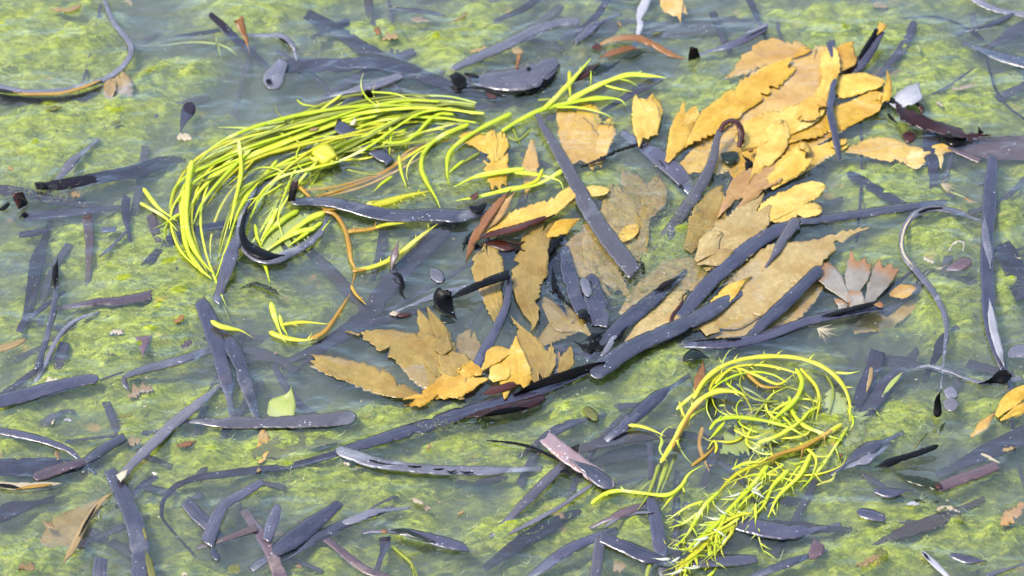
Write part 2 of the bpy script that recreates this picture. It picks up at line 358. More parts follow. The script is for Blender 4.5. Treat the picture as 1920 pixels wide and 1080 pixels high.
V = np.stack([X, Y, Z], 1)
F = [(j * NX + i, j * NX + i + 1, (j + 1) * NX + i + 1, (j + 1) * NX + i) for j in range(NY - 1) for i in range(NX - 1)]
FAR = 60.0
def rim(V, F, z):
    """carry the sheet from its fine middle out to the horizon"""
    base = len(V); ring = [j for j in range(NX)] + [j * NX + NX - 1 for j in range(1, NY)] + [(NY - 1) * NX + i for i in range(NX - 2, -1, -1)] + [j * NX for j in range(NY - 2, 0, -1)]
    rv = V[ring]; far = rv.copy(); far[:, 2] = z
    far[:, :2] *= (FAR / np.maximum(np.abs(rv[:, 0]), np.abs(rv[:, 1])))[:, None]
    n = len(ring)
    F = F + [(ring[k], base + k, base + (k + 1) % n, ring[(k + 1) % n]) for k in range(n)]
    return np.vstack([V, far]), F, list(range(base, base + n))
Vb, Fb, _ = rim(V, F, -.03)
t = NT("pool_bed")
ob = t.n("TexCoord").outputs["Object"]; al = t.n("Attribute", _attribute_name="algae").outputs["Fac"]
rot = t.n("Mapping", Vector=ob, Rotation=(0, 0, R(-28)), Scale=(1, 2.2, 1)).outputs[0]
fine = t.noise(rot, 160, 6, .65, .5); mid = t.noise(rot, 34, 5, .6, .8)
green = t.mix(t.ramp(mid, ((.3, (0, 0, 0)), (.7, (1, 1, 1)))), (.045, .07, .008), (.19, .22, .008))
green = t.mix(t.ramp(fine, ((.45, (0, 0, 0)), (.72, (1, 1, 1)))), green, (.32, .36, .04))
silt = t.mix(fine, (.014, .02, .018), (.05, .062, .042))
fac = t.ramp(t.math('ADD', al, t.math('MULTIPLY_ADD', fine, .5, -.25)), ((.3, (0, 0, 0)), (.85, (1, 1, 1))))
col = t.mix(fac, silt, green)
rust = t.ramp(t.noise(ob, 62, 3, .5), ((.66, (0, 0, 0)), (.76, (1, 1, 1))))
col = t.mix(t.math('MULTIPLY', rust, .55), col, (.34, .19, .06))
p = t.n("BsdfPrincipled", Base0Color=col, Roughness=.8, Normal=t.bump(t.math('ADD', fine, mid), .55, .004))
p.inputs["Specular IOR Level"].default_value = .15
t.end(p.outputs[0])
bed = link("pool_bed", Vb, Fb, "pool_bed", loc=(0, 0, 0)); bed['kind'] = 'structure'
at = bed.data.attributes.new("algae", 'FLOAT', 'POINT'); at.data.foreach_set("value", np.r_[A, np.full(len(Vb) - len(A), .4)].astype(np.float32))

# fine threads of algae standing off the bed: nobody could count them
def threads(name, label, n, pick, zfun, cols, wmm, lmm, mat, flow=-.5, spread=.7, droop=.3):
    pts = pick(n); n = len(pts); x, y = pts[:, 0], pts[:, 1]
    z0 = zfun(x, y); K_ = 5
    ang = flow + spread * nrg.normal(size=n) + 1.6 * (fbm(x, y, 9) - .47)
    ln = lmm * .001 * nrg.uniform(.35, 1.4, n); bend = nrg.normal(0, .35, n); lift = nrg.uniform(-.1, .45, n) * ln
    wd = wmm * .001 * nrg.uniform(.5, 1.4, n)
    vv = np.zeros((n, K_, 2, 3)); cx, cy = x.copy(), y.copy(); a = ang.copy()
    for k in range(K_):
        tt = k / (K_ - 1); hw = wd * (1 - .75 * tt)
        zz = z0 + lift * math.sin(math.pi * .5 * tt) + .0006 * nrg.normal(size=n)
        for sd, sg in ((0, -1), (1, 1)):
            vv[:, k, sd, 0] = cx - np.sin(a) * hw * sg; vv[:, k, sd, 1] = cy + np.cos(a) * hw * sg; vv[:, k, sd, 2] = zz
        cx = cx + np.cos(a) * ln / K_; cy = cy + np.sin(a) * ln / K_; a = a + bend + .35 * nrg.normal(size=n)
    vv[..., 2] = np.minimum(vv[..., 2], zfun.cap)
    base = (np.arange(n) * K_ * 2)[:, None, None]; k = (np.arange(K_ - 1) * 2)[None, :, None]
    fc = (base + k + np.array([0, 1, 3, 2])[None, None]).reshape(-1, 4)
    o = link(name, vv.reshape(-1, 3), fc.tolist(), mat, loc=(0, 0, 0), smooth=False)
    ca = o.data.color_attributes.new("tint", 'FLOAT_COLOR', 'POINT')
    c = np.array(cols)[nrg.integers(0, len(cols), n)] * nrg.uniform(.7, 1.25, (n, 1))
    c = np.clip(np.concatenate([c, np.ones((n, 1))], 1), 0, 1); ca.data.foreach_set("color", np.repeat(c, K_ * 2, 0).astype(np.float32).ravel())
    tag(o, label, "algae", kind='stuff'); return o
t = NT("algae_thread"); c = t.n("Attribute", _attribute_name="tint").outputs["Color"]
p = t.n("BsdfPrincipled", Base0Color=c, Roughness=.5); tr = t.n("BsdfTranslucent", Color=c)
t.end(t.n("MixShader", Fac=.35, i1=p.outputs[0], i2=tr.outputs[0]).outputs[0])
def pick_bed(n):
    px = nrg.uniform(-60, 1980, n * 4); py = nrg.uniform(-80, 1160, n * 4); q = P(px, py, -.012)
    a = algae_at(q[:, 0], q[:, 1]); keep = nrg.random(n * 4) < np.clip(a - .18, .02, 1) ** 1.3 * .8
    return q[keep][:n, :2]
class ZF:
    def __init__(s, f, cap): s.f = f; s.cap = cap
    def __call__(s, x, y): return s.f(x, y)
threads("algae_mat", "soft green thread algae covering the bed of the pool", 30000, pick_bed, ZF(lambda x, y: bed_z(x, y) + .001, -.0006),
        [(.12, .165, .01), (.18, .225, .012), (.07, .11, .01), (.25, .28, .04), (.09, .12, .02), (.4, .42, .2), (.22, .17, .03), (.05, .075, .02), (.14, .19, .012)], .16, 6, "algae_thread")
FLUFF = [(1245,470,80,55,1),(1160,400,50,60,.7),(1110,500,40,50,.5),(1360,330,60,30,.5),(1250,560,60,30,.6),(1290,410,35,50,1),(1210,360,60,30,.7),(1085,105,40,25,.8),(1000,125,50,25,.5),(1180,540,60,40,.7),(1330,510,50,25,.5),(60,365,70,25,.5),(880,345,40,25,.8),
 (470,540,60,20,.8),(830,800,40,16,1),(1540,815,60,25,.7),(1320,690,40,25,.5),(640,375,90,14,.4),(180,90,60,30,.5),(1590,800,40,25,.6)]
def pick_fluff(n):
    px = nrg.uniform(0, 1920, n * 30); py = nrg.uniform(0, 1080, n * 30)
    keep = nrg.random(n * 30) < bumps(px, py, FLUFF); q = P(px[keep], py[keep], 0)
    return q[:n, :2]
threads("algae_fluff", "grey green fluff of fine algae caught between the weed at the surface", 5200, pick_fluff, ZF(lambda x, y: -.0008 + .002 * nrg.random(len(x)), .002),
        [(.16, .18, .09), (.22, .24, .1), (.14, .15, .1), (.28, .29, .18), (.17, .21, .04)], .13, 6, "algae_thread", spread=.5)

# the water: a closed body, clear at the skin and milky below
t = NT("water")
ob = t.n("TexCoord").outputs["Object"]
flow = t.n("Mapping", Vector=ob, Rotation=(0, 0, R(-24)), Scale=(1, 1.6, 1)).outputs[0]
nb = t.bump(t.math('ADD', t.noise(flow, 17, 2, .5, .6), t.math('MULTIPLY', t.noise(flow, 75, 2), .16)), .42, .015)
bf = t.n("NewGeometry").outputs["Backfacing"]      # the same gloss seen from either side, so daylight gets in
fr = t.n("Fresnel", IOR=t.math('MULTIPLY_ADD', bf, 1 / 1.5 - 1.5, 1.5), Normal=nb).outputs[0]
gl = t.n("BsdfGlossy", Color=(1, 1, 1, 1), Roughness=.03, Normal=nb); tr = t.n("BsdfTransparent", Color=(1, 1, 1, 1))
t.end(t.n("MixShader", Fac=fr, i1=tr.outputs[0], i2=gl.outputs[0]).outputs[0])
vol = t.n("VolumePrincipled", Color=(.5, .55, .38, 1), Density=15.0, Anisotropy=.2)
t.t.links.new(vol.outputs[0], t.out.inputs["Volume"])
WX, WY = 860, 980
def build_water(hfun):
    wx = np.linspace(-.30, .30, WX); wy = np.linspace(-.32, .365, WY); dx, dy = wx[1] - wx[0], wy[1] - wy[0]
    X2, Y2 = np.meshgrid(wx, wy)
    # the skin climbs a little up every weed that floats in it
    occ = np.zeros((WY, WX), bool); bpy.context.view_layer.update()
    for o in list(COL.objects):
        if o.type != 'MESH' or o.get('kind') or o.name.startswith(('pool', 'algae')): continue
        n = len(o.data.vertices); c = np.empty(n * 3); o.data.vertices.foreach_get("co", c)
        c = c.reshape(-1, 3) + np.array(o.matrix_world.translation)
        e = np.empty(len(o.data.edges) * 2, int); o.data.edges.foreach_get("vertices", e); e = e.reshape(-1, 2)
        for tt in (0, .25, .5, .75):
            q = c[e[:, 0]] * (1 - tt) + c[e[:, 1]] * tt; q = q[(q[:, 2] > -.0012) & (q[:, 2] < .002)]
            ix = np.round((q[:, 0] - wx[0]) / dx).astype(int); iy = np.round((q[:, 1] - wy[0]) / dy).astype(int)
            k = (ix >= 0) & (iy >= 0) & (ix < WX) & (iy < WY); occ[iy[k], ix[k]] = True
    f = occ.astype(float)
    for _ in range(16):
        g = f.copy()
        for ax, sh, w in ((0, 1, .82), (0, -1, .82), (1, 1, .82), (1, -1, .82)):
            np.maximum(g, np.roll(f, sh, ax) * w, out=g)
        for sy in (1, -1):
            for sx in (1, -1): np.maximum(g, np.roll(np.roll(f, sy, 0), sx, 1) * .756, out=g)
        f = g
    f[occ] = 0
    for _ in range(4): f = (f + np.roll(f, 1, 0) + np.roll(f, -1, 0) + np.roll(f, 1, 1) + np.roll(f, -1, 1)) / 5
    amp = .0014 * np.clip(3.0 * fbm(X2.ravel(), Y2.ravel(), 38, 3) - .8, .25, 1.1).reshape(f.shape)
    H = f * amp + hfun(X2.ravel(), Y2.ravel()).reshape(f.shape)
    print('MENISCUS', occ.mean(), H.min(), H.max(), np.percentile(H, [5, 50, 95]))
    ed = np.minimum(np.minimum(np.arange(WX)[None], np.arange(WX)[::-1][None]), np.minimum(np.arange(WY)[:, None], np.arange(WY)[::-1][:, None])) / 20.0
    H = H * np.clip(ed, 0, 1)
    Vt = np.stack([X2.ravel(), Y2.ravel(), H.ravel()], 1)
    Fw = [(j * WX + i, j * WX + i + 1, (j + 1) * WX + i + 1, (j + 1) * WX + i) for j in range(WY - 1) for i in range(WX - 1)]
    ring = list(range(WX)) + [j * WX + WX - 1 for j in range(1, WY)] + [(WY - 1) * WX + i for i in range(WX - 2, -1, -1)] + [j * WX for j in range(WY - 2, 0, -1)]
    far = Vt[ring].copy(); far[:, 2] = 0; far[:, :2] *= (FAR / np.maximum(np.abs(far[:, 0]), np.abs(far[:, 1])))[:, None]
    n = len(ring); b0 = len(Vt); low = far.copy(); low[:, 2] = -.06
    Vw = np.vstack([Vt, far, low, [[0, 0, -.06]]]); c = len(Vw) - 1
    for k in range(n):
        k2 = (k + 1) % n
        Fw += [(ring[k], b0 + k, b0 + k2, ring[k2]), (b0 + k, b0 + n + k, b0 + n + k2, b0 + k2), (c, b0 + n + k2, b0 + n + k)]
    o = link("water", Vw, Fw, "water", loc=(0, 0, 0)); o['kind'] = 'structure'; return o
# ------------------------------------------------------------------ builders for the weed
NZ = [0]
def lay():                      # every floating piece lies a hair above the one before
    NZ[0] += 1; return .1 + .012 * (NZ[0] % 60)
def piece(name, mat, pts, w, z, parent=None, **kw):
    V, F, U, E_ = ribbon_geo(pts, w, z, **kw)
    return link(name, V, F, mat, parent, U, E_)
SUNK, FLOAT = 'eelgrass blades lying under the water', 'eelgrass blades floating at the surface'
def E(label, pts, w, z=None, mat='eelgrass_dark', ends='cc', name='eelgrass_blade', cat='seagrass blade', group=None, **kw):
    if z is None: z = lay()
    elif isinstance(z, (int, float)) and z < 0: z = z - .003 * (len(COL.objects) % 50)
    if name == 'eelgrass_blade' and max(ctl(w, len(pts))) > 9 and 'black' not in mat: ends = ends.replace('p', 'f')
    if 'f' in ends:                                     # the blade runs on a little, sinking out of sight
        pts = list(pts); n = len(pts); w = ctl(w, n); z = ctl(z, n)
        for e, i, j in ((ends[0], 0, 1), (ends[1], -1, -2)):
            if e == 'f':
                a, b = pts[i], pts[j]; l = math.hypot(a[0] - b[0], a[1] - b[1]); k = 38 / l; q = (a[0] + (a[0] - b[0]) * k, a[1] + (a[1] - b[1]) * k)
                ww = max(w[i], .6 * max(w))
                if i == 0: pts = [q] + pts; w = [ww] + w; z = [z[0]] + z
                else: pts = pts + [q]; w = w + [ww]; z = z + [z[-1]]
    if mat + '_sunk' in MATS and np.mean(z) < -.7: mat += '_sunk'
    o = piece(name, mat, pts, w, z, ends=ends, **kw)
    deep = np.mean(z) < -1
    return tag(o, label, cat, group or (SUNK if deep else FLOAT))
def addp(o, name, mat, pts, w, z, label=None, **kw):
    q = piece(name, mat, pts, w, z, None, **kw)
    q.parent = o; q.location = q.location - o.location
    if label: q['label'] = label
    return q
def Wk(label, lobes, mat='wrack_gold', z=None, serr=4.0, name='serrated_wrack', rib=False, group='serrated wrack fronds', **kw):
    """a frond of serrated wrack: lobes are (pts, width, ends[, z])"""
    z0 = lay() - .25 if z is None else z
    kw.setdefault('wob', 1.6); kw.setdefault('thick', .18)
    lobes = [(l[0], [1.1 * v for v in ctl(l[1], len(l[0]))], l[2].replace('p', 't', 1) if l[2][0] == 'p' else l[2]) + tuple(l[3:]) for l in lobes]
    if len(lobes) == 1:
        l = lobes[0]; o = piece(name, mat, l[0], l[1], l[3] if len(l) > 3 else z0, ends=l[2], serr=serr, **kw)
        if rib:
            n = len(l[0]); zz = np.array(ctl(l[3] if len(l) > 3 else z0, n)) + .1
            V, F, U, E_, *_ = tube_geo(l[0], [max(3.0, np.mean(l[1]) * .08)] * n, list(zz), .25, 'pp', .3, 3)
            q = link('midrib', V, F, mat, None, U, E_); q.parent = o; q.location -= o.location
        return tag(o, label, 'seaweed', group)
    a = lobes[0][0][0]; o = empty(name, a[0], a[1], 0)
    for k, l in enumerate(lobes):
        piece('lobe', mat, l[0], l[1], (l[3] if len(l) > 3 else z0 + .02 * k), o, ends=l[2], serr=serr, **kw)
    return tag(o, label, 'seaweed', group)
def S(label, pts, w, mat, z=None, name='weed_scrap', cat='weed scrap', ends='rr', group='scraps of weed drifting on the algae', **kw):
    kw.setdefault('wob', 2.2); kw.setdefault('rag', .13); kw.setdefault('step', 1.6)
    return E(label, pts, w, z, mat, ends, name, cat, group, **kw)
# ------------------------------------------------------------------ eelgrass, top left
o = E("long grey curled blade with golden edge reaching the upper left corner", [(192,-10),(213,42),(238,72),(246,92),(240,112),(216,136),(186,152),(150,163),(110,170),(60,172),(20,168),(-14,160)], [8,10,12,12,12,11,9,8,8,9,12,14], [.5,.6,.8,1,1,1,1,1.5,2,2,2,2], 'eelgrass_grey', ends='cc')
addp(o, 'upturned_edge', 'amber_stem', [(24,172),(60,174),(110,173),(150,164),(190,150)], [7,8,8,7,3], 2.2, "golden yellow upturned edge", tilt=-2, ends='pp')
addp(o, 'upturned_edge', 'eelgrass_black', [(-10,166),(10,168),(28,172),(40,173)], [10,9,7,3], 2.0, "black upturned edge", tilt=-3, ends='cp')
E("broad grey reflection of the golden edged curl built as a sunken band", [(-10,182),(60,190),(130,186),(180,172),(215,150)], [16,15,14,12,8], -4, 'eelgrass_grey', ends='cp')  # the curl's reflection, built as a grey band under the water
E("thin dark pointed sliver pointing left near the top", [(325,68),(370,63),(412,56)], [3,7,8], -3, ends='pc')
E("short dark blade with pale broken tip beside orange stub", [(393,26),(412,42),(440,70),(476,102)], [9,13,14,12], [1.2,.5,-1,-3], ends='cp')
o = E("orange brown funnel shaped stub standing out of the water", [(468,98),(461,72),(455,56),(447,34)], [6,8,13,20], [-1,1,4,8], 'weed_rust', ends='pc', name='blade_stub')
E("slate purple stub with pale cut rim above the lime tangle", [(338,248),(346,222),(354,205),(361,192)], [15,19,24,24], [-4,-1,.5,1.5], ends='pr', name='blade_stub')
E("broad submerged purple blade slanting down right near the top", [(574,26),(600,40),(640,62),(680,88),(730,114),(790,140),(860,168)], [20,24,22,22,22,24,20], -3, ends='cp')
E("short dark offshoot lying on the broad slanting purple blade", [(618,55),(636,46),(656,38)], [10,12,12], -2, ends='pr')
o = E("small pale crescent blade with a black slit near the top", [(502,66),(522,66),(540,76),(551,88),(554,102)], [7,10,12,10,5], [.5,1.5,2.5,1.5,.5], 'eelgrass_grey', ends='pp')
addp(o, 'dark_slit', 'eelgrass_black', [(520,70),(532,76),(543,86)], [2,5,3], 3.0, ends='pp')
E("wide flat slate blade with pale upper rim left of centre top", [(519,124),(580,122),(640,122),(690,118),(730,124),(780,140),(840,160),(900,176)], [26,26,24,22,20,18,18,12], -1.2, ends='cp')
o = E("grey folded blade tip with a black hole and white glint", [(532,112),(522,130),(512,148),(504,166)], [18,30,42,38], [1,2,1.5,.5], 'eelgrass_grey', ends='cr')
addp(o, 'dark_slit', 'eelgrass_black', [(498,154),(504,150),(509,155)], [4,8,3], 3.0, ends='rr')
E("smooth lavender blade rounded at its right end above lime strands", [(648,172),(680,164),(715,154),(746,144),(756,146)], [6,14,17,14,8], .8, 'eelgrass_grey', ends='pr')
E("small black triangular tip poking up above the lime strands", [(690,183),(690,176),(691,168)], [20,17,9], [0,2.5,5], 'eelgrass_black', ends='cc', name='blade_stub')
o = E("long straight lavender blade running from black fold up right", [(846,130),(880,114),(920,96),(960,78),(1010,54),(1050,42),(1086,40)], [12,16,18,18,18,17,14], [1.5,1,.8,.8,.8,.8,.5], 'eelgrass_grey', ends='rc')
addp(o, 'folded_end', 'eelgrass_black', [(848,138),(856,146),(864,156),(874,164)], [14,22,26,18], [3,3.5,2.5,1], "black folded end", ends='cr')
addp(o, 'folded_end', 'eelgrass_black', [(870,138),(884,141),(899,144)], [6,8,5], 2.5, "black folded end", ends='rr')
E("narrow dark blade running off the top edge above the arch", [(1072,62),(1100,48),(1122,24),(1134,6),(1142,-8)], [8,13,13,12,12], -1, ends='pc')
E("pale fuzzy broken blade crossing near the brown arch", [(1078,78),(1098,62),(1112,48),(1130,40)], [10,16,16,6], .8, 'eelgrass_speckled', ends='cp')
o = E("broad grey scum coated blade with black curved underside", [(886,150),(930,150),(970,148),(1010,136),(1046,112)], [18,34,44,44,26], [.5,1.2,2.5,3.5,3], 'eelgrass_speckled', ends='pr')
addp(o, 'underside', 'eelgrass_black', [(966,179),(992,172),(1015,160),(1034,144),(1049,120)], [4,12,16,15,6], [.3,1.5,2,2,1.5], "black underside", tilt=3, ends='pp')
addp(o, 'dark_slit', 'eelgrass_black', [(987,128),(991,128),(995,127)], [5,8,5], 4.2, ends='rr')
E("black thread of a blade curling under the scum coated blade", [(878,164),(905,165),(930,172),(950,182)], [3,5,5,3], 1.2, 'eelgrass_black', ends='pp')
E("small dark brown nub among black threads below the scum blade", [(912,174),(922,180),(932,182)], [5,9,6], 1.6, 'weed_redbrown', ends='rr', name='blade_stub')
E("pale narrow blade lying flat at the top left of centre", [(728,16),(760,18),(800,22),(836,30)], [6,8,7,5], -1, 'eelgrass_grey', ends='pp')
E("dark upright band sinking from the top edge beside yellow algae", [(690,-10),(692,14),(697,40)], [16,17,12], -3, ends='cp')
E("soft dark blade entering at the top left of the straight lavender one", [(950,30),(985,14),(1014,-8)], [10,13,14], -4, ends='pc')
E("pale lavender blade twisted at the top edge", [(1217,-10),(1204,18),(1198,36),(1201,46),(1194,70)], [16,17,9,12,7], .6, 'eelgrass_pale', ends='cp')
E("wide dim band sunk along the top behind the orange frond", [(1090,58),(1180,50),(1280,56),(1380,40),(1450,26)], [22,26,28,24,18], -9, ends='pp')
E("faint spotted upright blade sunk right of the orange frond", [(1336,22),(1344,44),(1354,66)], [15,16,14], -3, 'eelgrass_speckled', ends='cp')
E("dark diagonal blade dropping from the top edge above the wrack", [(1400,-10),(1412,14),(1424,44)], [12,13,8], -2, ends='cp')
o = E("floating dark blade with pale rolled tip above the gold wrack", [(1336,94),(1370,84),(1405,68),(1440,48)], [6,13,15,13], [-1,.2,.8,1.2], ends='pr')
addp(o, 'rolled_tip', 'eelgrass_grey', [(1392,66),(1415,56),(1440,45)], [4,7,7], 2.0, ends='pr')
o = E("square black stub standing out of the open water", [(1302,111),(1301,101),(1300,89)], [22,19,14], [0,3.6,7.8], 'eelgrass_black', ends='cc', name='blade_stub', slant=.15)
E("dark blue grey blade crossed by the tip of the lime sprig", [(1160,190),(1190,172),(1215,158),(1240,145)], [10,15,16,12], -1, ends='pc')
o = E("long broad purple blade crossing the middle from upper left", [(1004,208),(1020,240),(1044,280),(1074,334),(1108,398),(1144,452),(1176,492),(1190,512)], [18,25,28,30,32,32,32,30], 2.6, 'eelgrass_speckled', ends='tc')
addp(o, 'torn_end', 'weed_redbrown', [(1168,502),(1178,511),(1191,517)], [4,9,5], 1.4, "dark torn lower end", ends='pp')
o = E("stout upright tube blade with golden tip at the upper right", [(1568,142),(1590,132),(1612,118),(1632,92),(1652,56)], [12,22,23,21,17], [-3,-1,1,4,8], ends='pc')
addp(o, 'golden_tip', 'amber_stem', [(1644,66),(1652,52),(1656,44)], [10,14,15], [7.4,9.2,10.2], "golden broken tip", ends='pc')
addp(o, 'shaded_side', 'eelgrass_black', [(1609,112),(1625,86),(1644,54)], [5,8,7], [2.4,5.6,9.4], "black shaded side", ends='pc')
E("purple blade lying just beneath the surface right of the upright tube", [(1715,38),(1706,62),(1692,90),(1664,122)], [13,17,17,11], -1.5, ends='rp')
E("thin speckled line of a blade sweeping to the right edge", [(1690,34),(1740,31),(1780,38),(1820,58),(1850,80)], [2,4,5,7,9], -2, 'eelgrass_speckled', ends='pp')
E("white flecked blade lying flat against the right edge", [(1838,92),(1870,104),(1900,112),(1930,118)], [10,17,19,20], -.6, 'eelgrass_speckled', ends='pc')
E("dark blade with pale rim leaving at the upper right corner", [(1812,-10),(1850,10),(1880,21),(1930,28)], [10,12,10,12], .9, 'eelgrass_grey', ends='cc')
E("dark lower prong of the forked blades at the upper right corner", [(1828,54),(1860,45),(1885,34),(1902,23)], [4,9,10,8], .8, ends='pr')
E("purple band sunk below the forked blades at upper right", [(1866,80),(1890,66),(1930,44)], [10,20,24], -3, ends='pc')
E("fine dark thread of a blade arching down the right edge", [(1848,105),(1858,140),(1868,170),(1890,200),(1925,226)], [2,4,5,4,4], -1.5, ends='pc')
E("faint hair thin blade sunk right of the shiny curl", [(1730,184),(1770,166),(1800,146),(1826,128)], [3,4,4,2], -3, ends='pp')
o = E("shiny black curled blade with painted white sheen beside the red brown weed", [(1664,190),(1680,192),(1696,184),(1712,176),(1727,169)], [8,24,32,34,30], [1,3,6,7,6.5], 'eelgrass_pale', ends='pc', slant=.05)  # white sheen of a glossy black blade, put into the pale colour
addp(o, 'inner_curl', 'weed_redbrown', [(1716,190),(1727,200),(1729,210),(1722,215)], [6,10,10,6], [5,4,2.5,1.5], "amber brown inside of the curl", ends='cp')
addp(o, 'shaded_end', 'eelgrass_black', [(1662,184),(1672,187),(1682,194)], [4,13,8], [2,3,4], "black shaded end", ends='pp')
E("dark slate blade standing across the folded gold fronds", [(1556,76),(1563,110),(1565,140),(1560,175),(1556,205),(1562,235),(1567,262)], [18,10,10,12,13,14,13], 5.0, ends='cp')
E("slate blade sinking upright below the red brown weed", [(1744,248),(1748,280),(1750,318)], [30,30,22], -1, ends='cp')
E("mauve broken stick blade at the right of the yellow fronds", [(1776,276),(1806,288),(1838,302)], [7,9,9], .6, 'eelgrass_mauve', ends='pc')
E("wide mauve band sunk to the right below the red brown weed", [(1770,255),(1820,272),(1870,278),(1935,276)], [16,36,44,50], -3, 'eelgrass_mauve', ends='pc')
# right
E("purple blade pointing down right under the yellow fronds", [(1588,324),(1620,340),(1655,362),(1694,384)], [14,17,17,13], -2.5, ends='rp')
E("straight speckled dark blade touching the pale hooped one", [(1500,414),(1550,409),(1610,401),(1670,392),(1738,383)], [13,16,17,17,12], .9, 'eelgrass_speckled', ends='cp')
E("dark pointed blade flecked white hanging from the straight one", [(1494,408),(1484,425),(1470,446),(1456,470),(1443,490)], [22,22,20,14,5], 2.2, 'eelgrass_speckled', ends='rp')
E("wide purple blade slanting under the spotted frond", [(1276,596),(1310,552),(1345,514),(1390,476),(1440,440),(1500,418)], [28,28,28,27,26,22], 1.6, ends='cc')
E("lavender blade crossing the lower end of the spotted frond", [(1540,500),(1510,530),(1470,570),(1440,596),(1412,625)], [22,24,24,23,16], 3.0, 'eelgrass_dark', ends='rp')
E("purple blades corner at the right edge below the tall one", [(1876,458),(1895,490),(1912,530),(1925,560)], [34,38,40,40], -1.5, 'eelgrass_speckled', ends='cc')
o = E("tall straight blade standing down the right side bending at its foot", [(1862,290),(1858,340),(1854,400),(1851,460),(1851,520),(1854,580),(1862,630),(1874,670),(1887,704)], [16,25,27,27,26,24,22,18,12], [.5,.8,.8,.8,.8,1.2,2,2,1], 'eelgrass_dark', ends='cp')
addp(o, 'pale_facet', 'eelgrass_grey', [(1846,400),(1848,440),(1855,480),(1857,504)], [4,14,12,3], 1.3, "paler grey facet", ends='pp')
addp(o, 'pale_facet', 'eelgrass_pale', [(1855,560),(1862,610),(1872,650),(1884,690)], [9,15,14,8], 2.8, "pale twisted foot", ends='pp')
o = E("thin grey blade running into a black triangular foot at right", [(1716,690),(1740,686),(1775,694),(1810,708),(1845,718),(1880,714)], [4,6,7,6,8,10], 1.0, 'eelgrass_grey', ends='rp')
addp(o, 'black_foot', 'eelgrass_black', [(1834,719),(1858,714),(1880,706),(1897,704)], [3,12,26,18], [1,2,3,2.5], "black standing foot", tilt=3, ends='pr')
o = E("pale hooped blade like a rope curving down the right side", [(1822,408),(1790,396),(1750,390),(1716,402),(1697,424),(1690,452),(1696,480),(1716,505),(1745,540),(1764,574),(1775,610),(1772,650),(1768,692)], [5,11,12,12,12,11,11,12,12,11,9,7,4], [-1,.3,.8,1.2,1.4,1.5,1.4,1.2,1,.8,.3,0,-1], 'eelgrass_grey', ends='pp')
addp(o, 'lit_edge', 'weed_cream', [(1712,404),(1698,424),(1691,452),(1696,478),(1714,502)], [2,4,5,5,3], 2.0, "cream edge painting the highlight", ends='pp')  # highlight along the hoop, painted as a cream strip
addp(o, 'dark_edge', 'eelgrass_black', [(1722,398),(1742,391),(1768,389)], [3,4,2], 1.8, "black edge", ends='pp')
E("short slate stub with pinkish end in the right hand algae", [(1770,508),(1790,500),(1822,488)], [16,24,20], [-2,0,1.2], 'eelgrass_mauve', ends='pr', name='blade_stub')
# centre
o = E("slate blade winding across the lime tangle to the wrack", [(546,378),(590,377),(630,380),(670,390),(710,400),(760,404),(810,402),(860,404),(905,400)], [13,16,19,23,25,25,25,24,12], 2.8, 'eelgrass_speckled', ends='rp')
o = E("black red stub standing at the left end of the winding blade", [(546,376),(549,360),(554,338)], [13,14,13], [2,7,13], 'weed_redbrown', ends='cc', name='blade_stub')
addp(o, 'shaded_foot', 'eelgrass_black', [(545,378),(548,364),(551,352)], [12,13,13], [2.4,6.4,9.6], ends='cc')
E("glossy black bead of blade at the right end of the winding blade", [(880,386),(890,392),(902,390),(912,380)], [5,12,13,6], 3.4, 'eelgrass_black', ends='rr', name='blade_stub')
E("small red pointed tip above the glossy black bead", [(884,372),(893,366),(898,356)], [10,10,4], [3,4,6], 'weed_redbrown', ends='cp', name='blade_stub')
E("black cut blade propped over the tan frond", [(838,562),(866,548),(905,531),(956,513)], [5,12,16,17], [2,4,6,8], 'eelgrass_black', ends='pc')
E("slate stalk dropping from the black propped blade between tan fronds", [(955,520),(953,548),(946,580),(930,616),(912,650),(894,684)], [8,12,15,18,22,18], [6,3,1,.8,.8,.8], 'eelgrass_dark', ends='cp')
E("black torn fold standing left of the tan fronds", [(834,543),(830,560),(840,580),(858,600)], [30,36,34,12], [7,4,1.5,.5], 'eelgrass_black', ends='cp', name='blade_stub')
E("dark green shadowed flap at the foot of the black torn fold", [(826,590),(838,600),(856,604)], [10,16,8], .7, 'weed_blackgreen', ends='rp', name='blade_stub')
E("small lavender rounded tip left of the black torn fold", [(806,504),(818,514),(830,528)], [10,24,18], 1.0, 'eelgrass_grey', ends='rr', name='blade_stub')
E("narrow lavender blade leading left from the black torn fold", [(766,574),(800,560),(835,549),(866,541)], [4,11,13,10], .9, 'eelgrass_grey', ends='pp')
E("black hooked thread of blade above the slate band", [(736,512),(748,516),(754,530),(752,548),(762,562)], [5,9,8,7,3], [2,3,2,1,.5], 'eelgrass_black', ends='rp')
E("brown leaf like stub rising beside the yellow spiny branch", [(734,510),(736,494),(741,474),(748,450)], [5,10,13,6], [1,3,6,9], 'eelgrass_mauve', ends='pp', name='blade_stub')
E("wide sunken slate band from the wrack down to the left", [(842,424),(800,462),(762,498),(722,544),(694,586),(640,628),(560,668)], [24,34,36,36,34,28,14], -2.5, ends='pp')
E("dark band running left from the red oval towards the wrack tip", [(800,580),(740,594),(680,612),(620,644),(560,690)], [8,14,16,14,6], -2, ends='pp')
E("sunken purple blade below the yellow spiny branch at left", [(586,476),(612,502),(640,530),(672,566)], [18,24,24,14], -4, ends='pp')
E("dim upright blade sunk between the amber stem and brown stub", [(720,432),(716,458),(708,490)], [18,19,14], -4, 'eelgrass_speckled', ends='cp')
o = E("small dark red oval with white foam at its left end", [(744,590),(756,590),(772,589)], [4,8,4], 1.0, 'weed_redbrown', ends='rr', name='blade_stub')
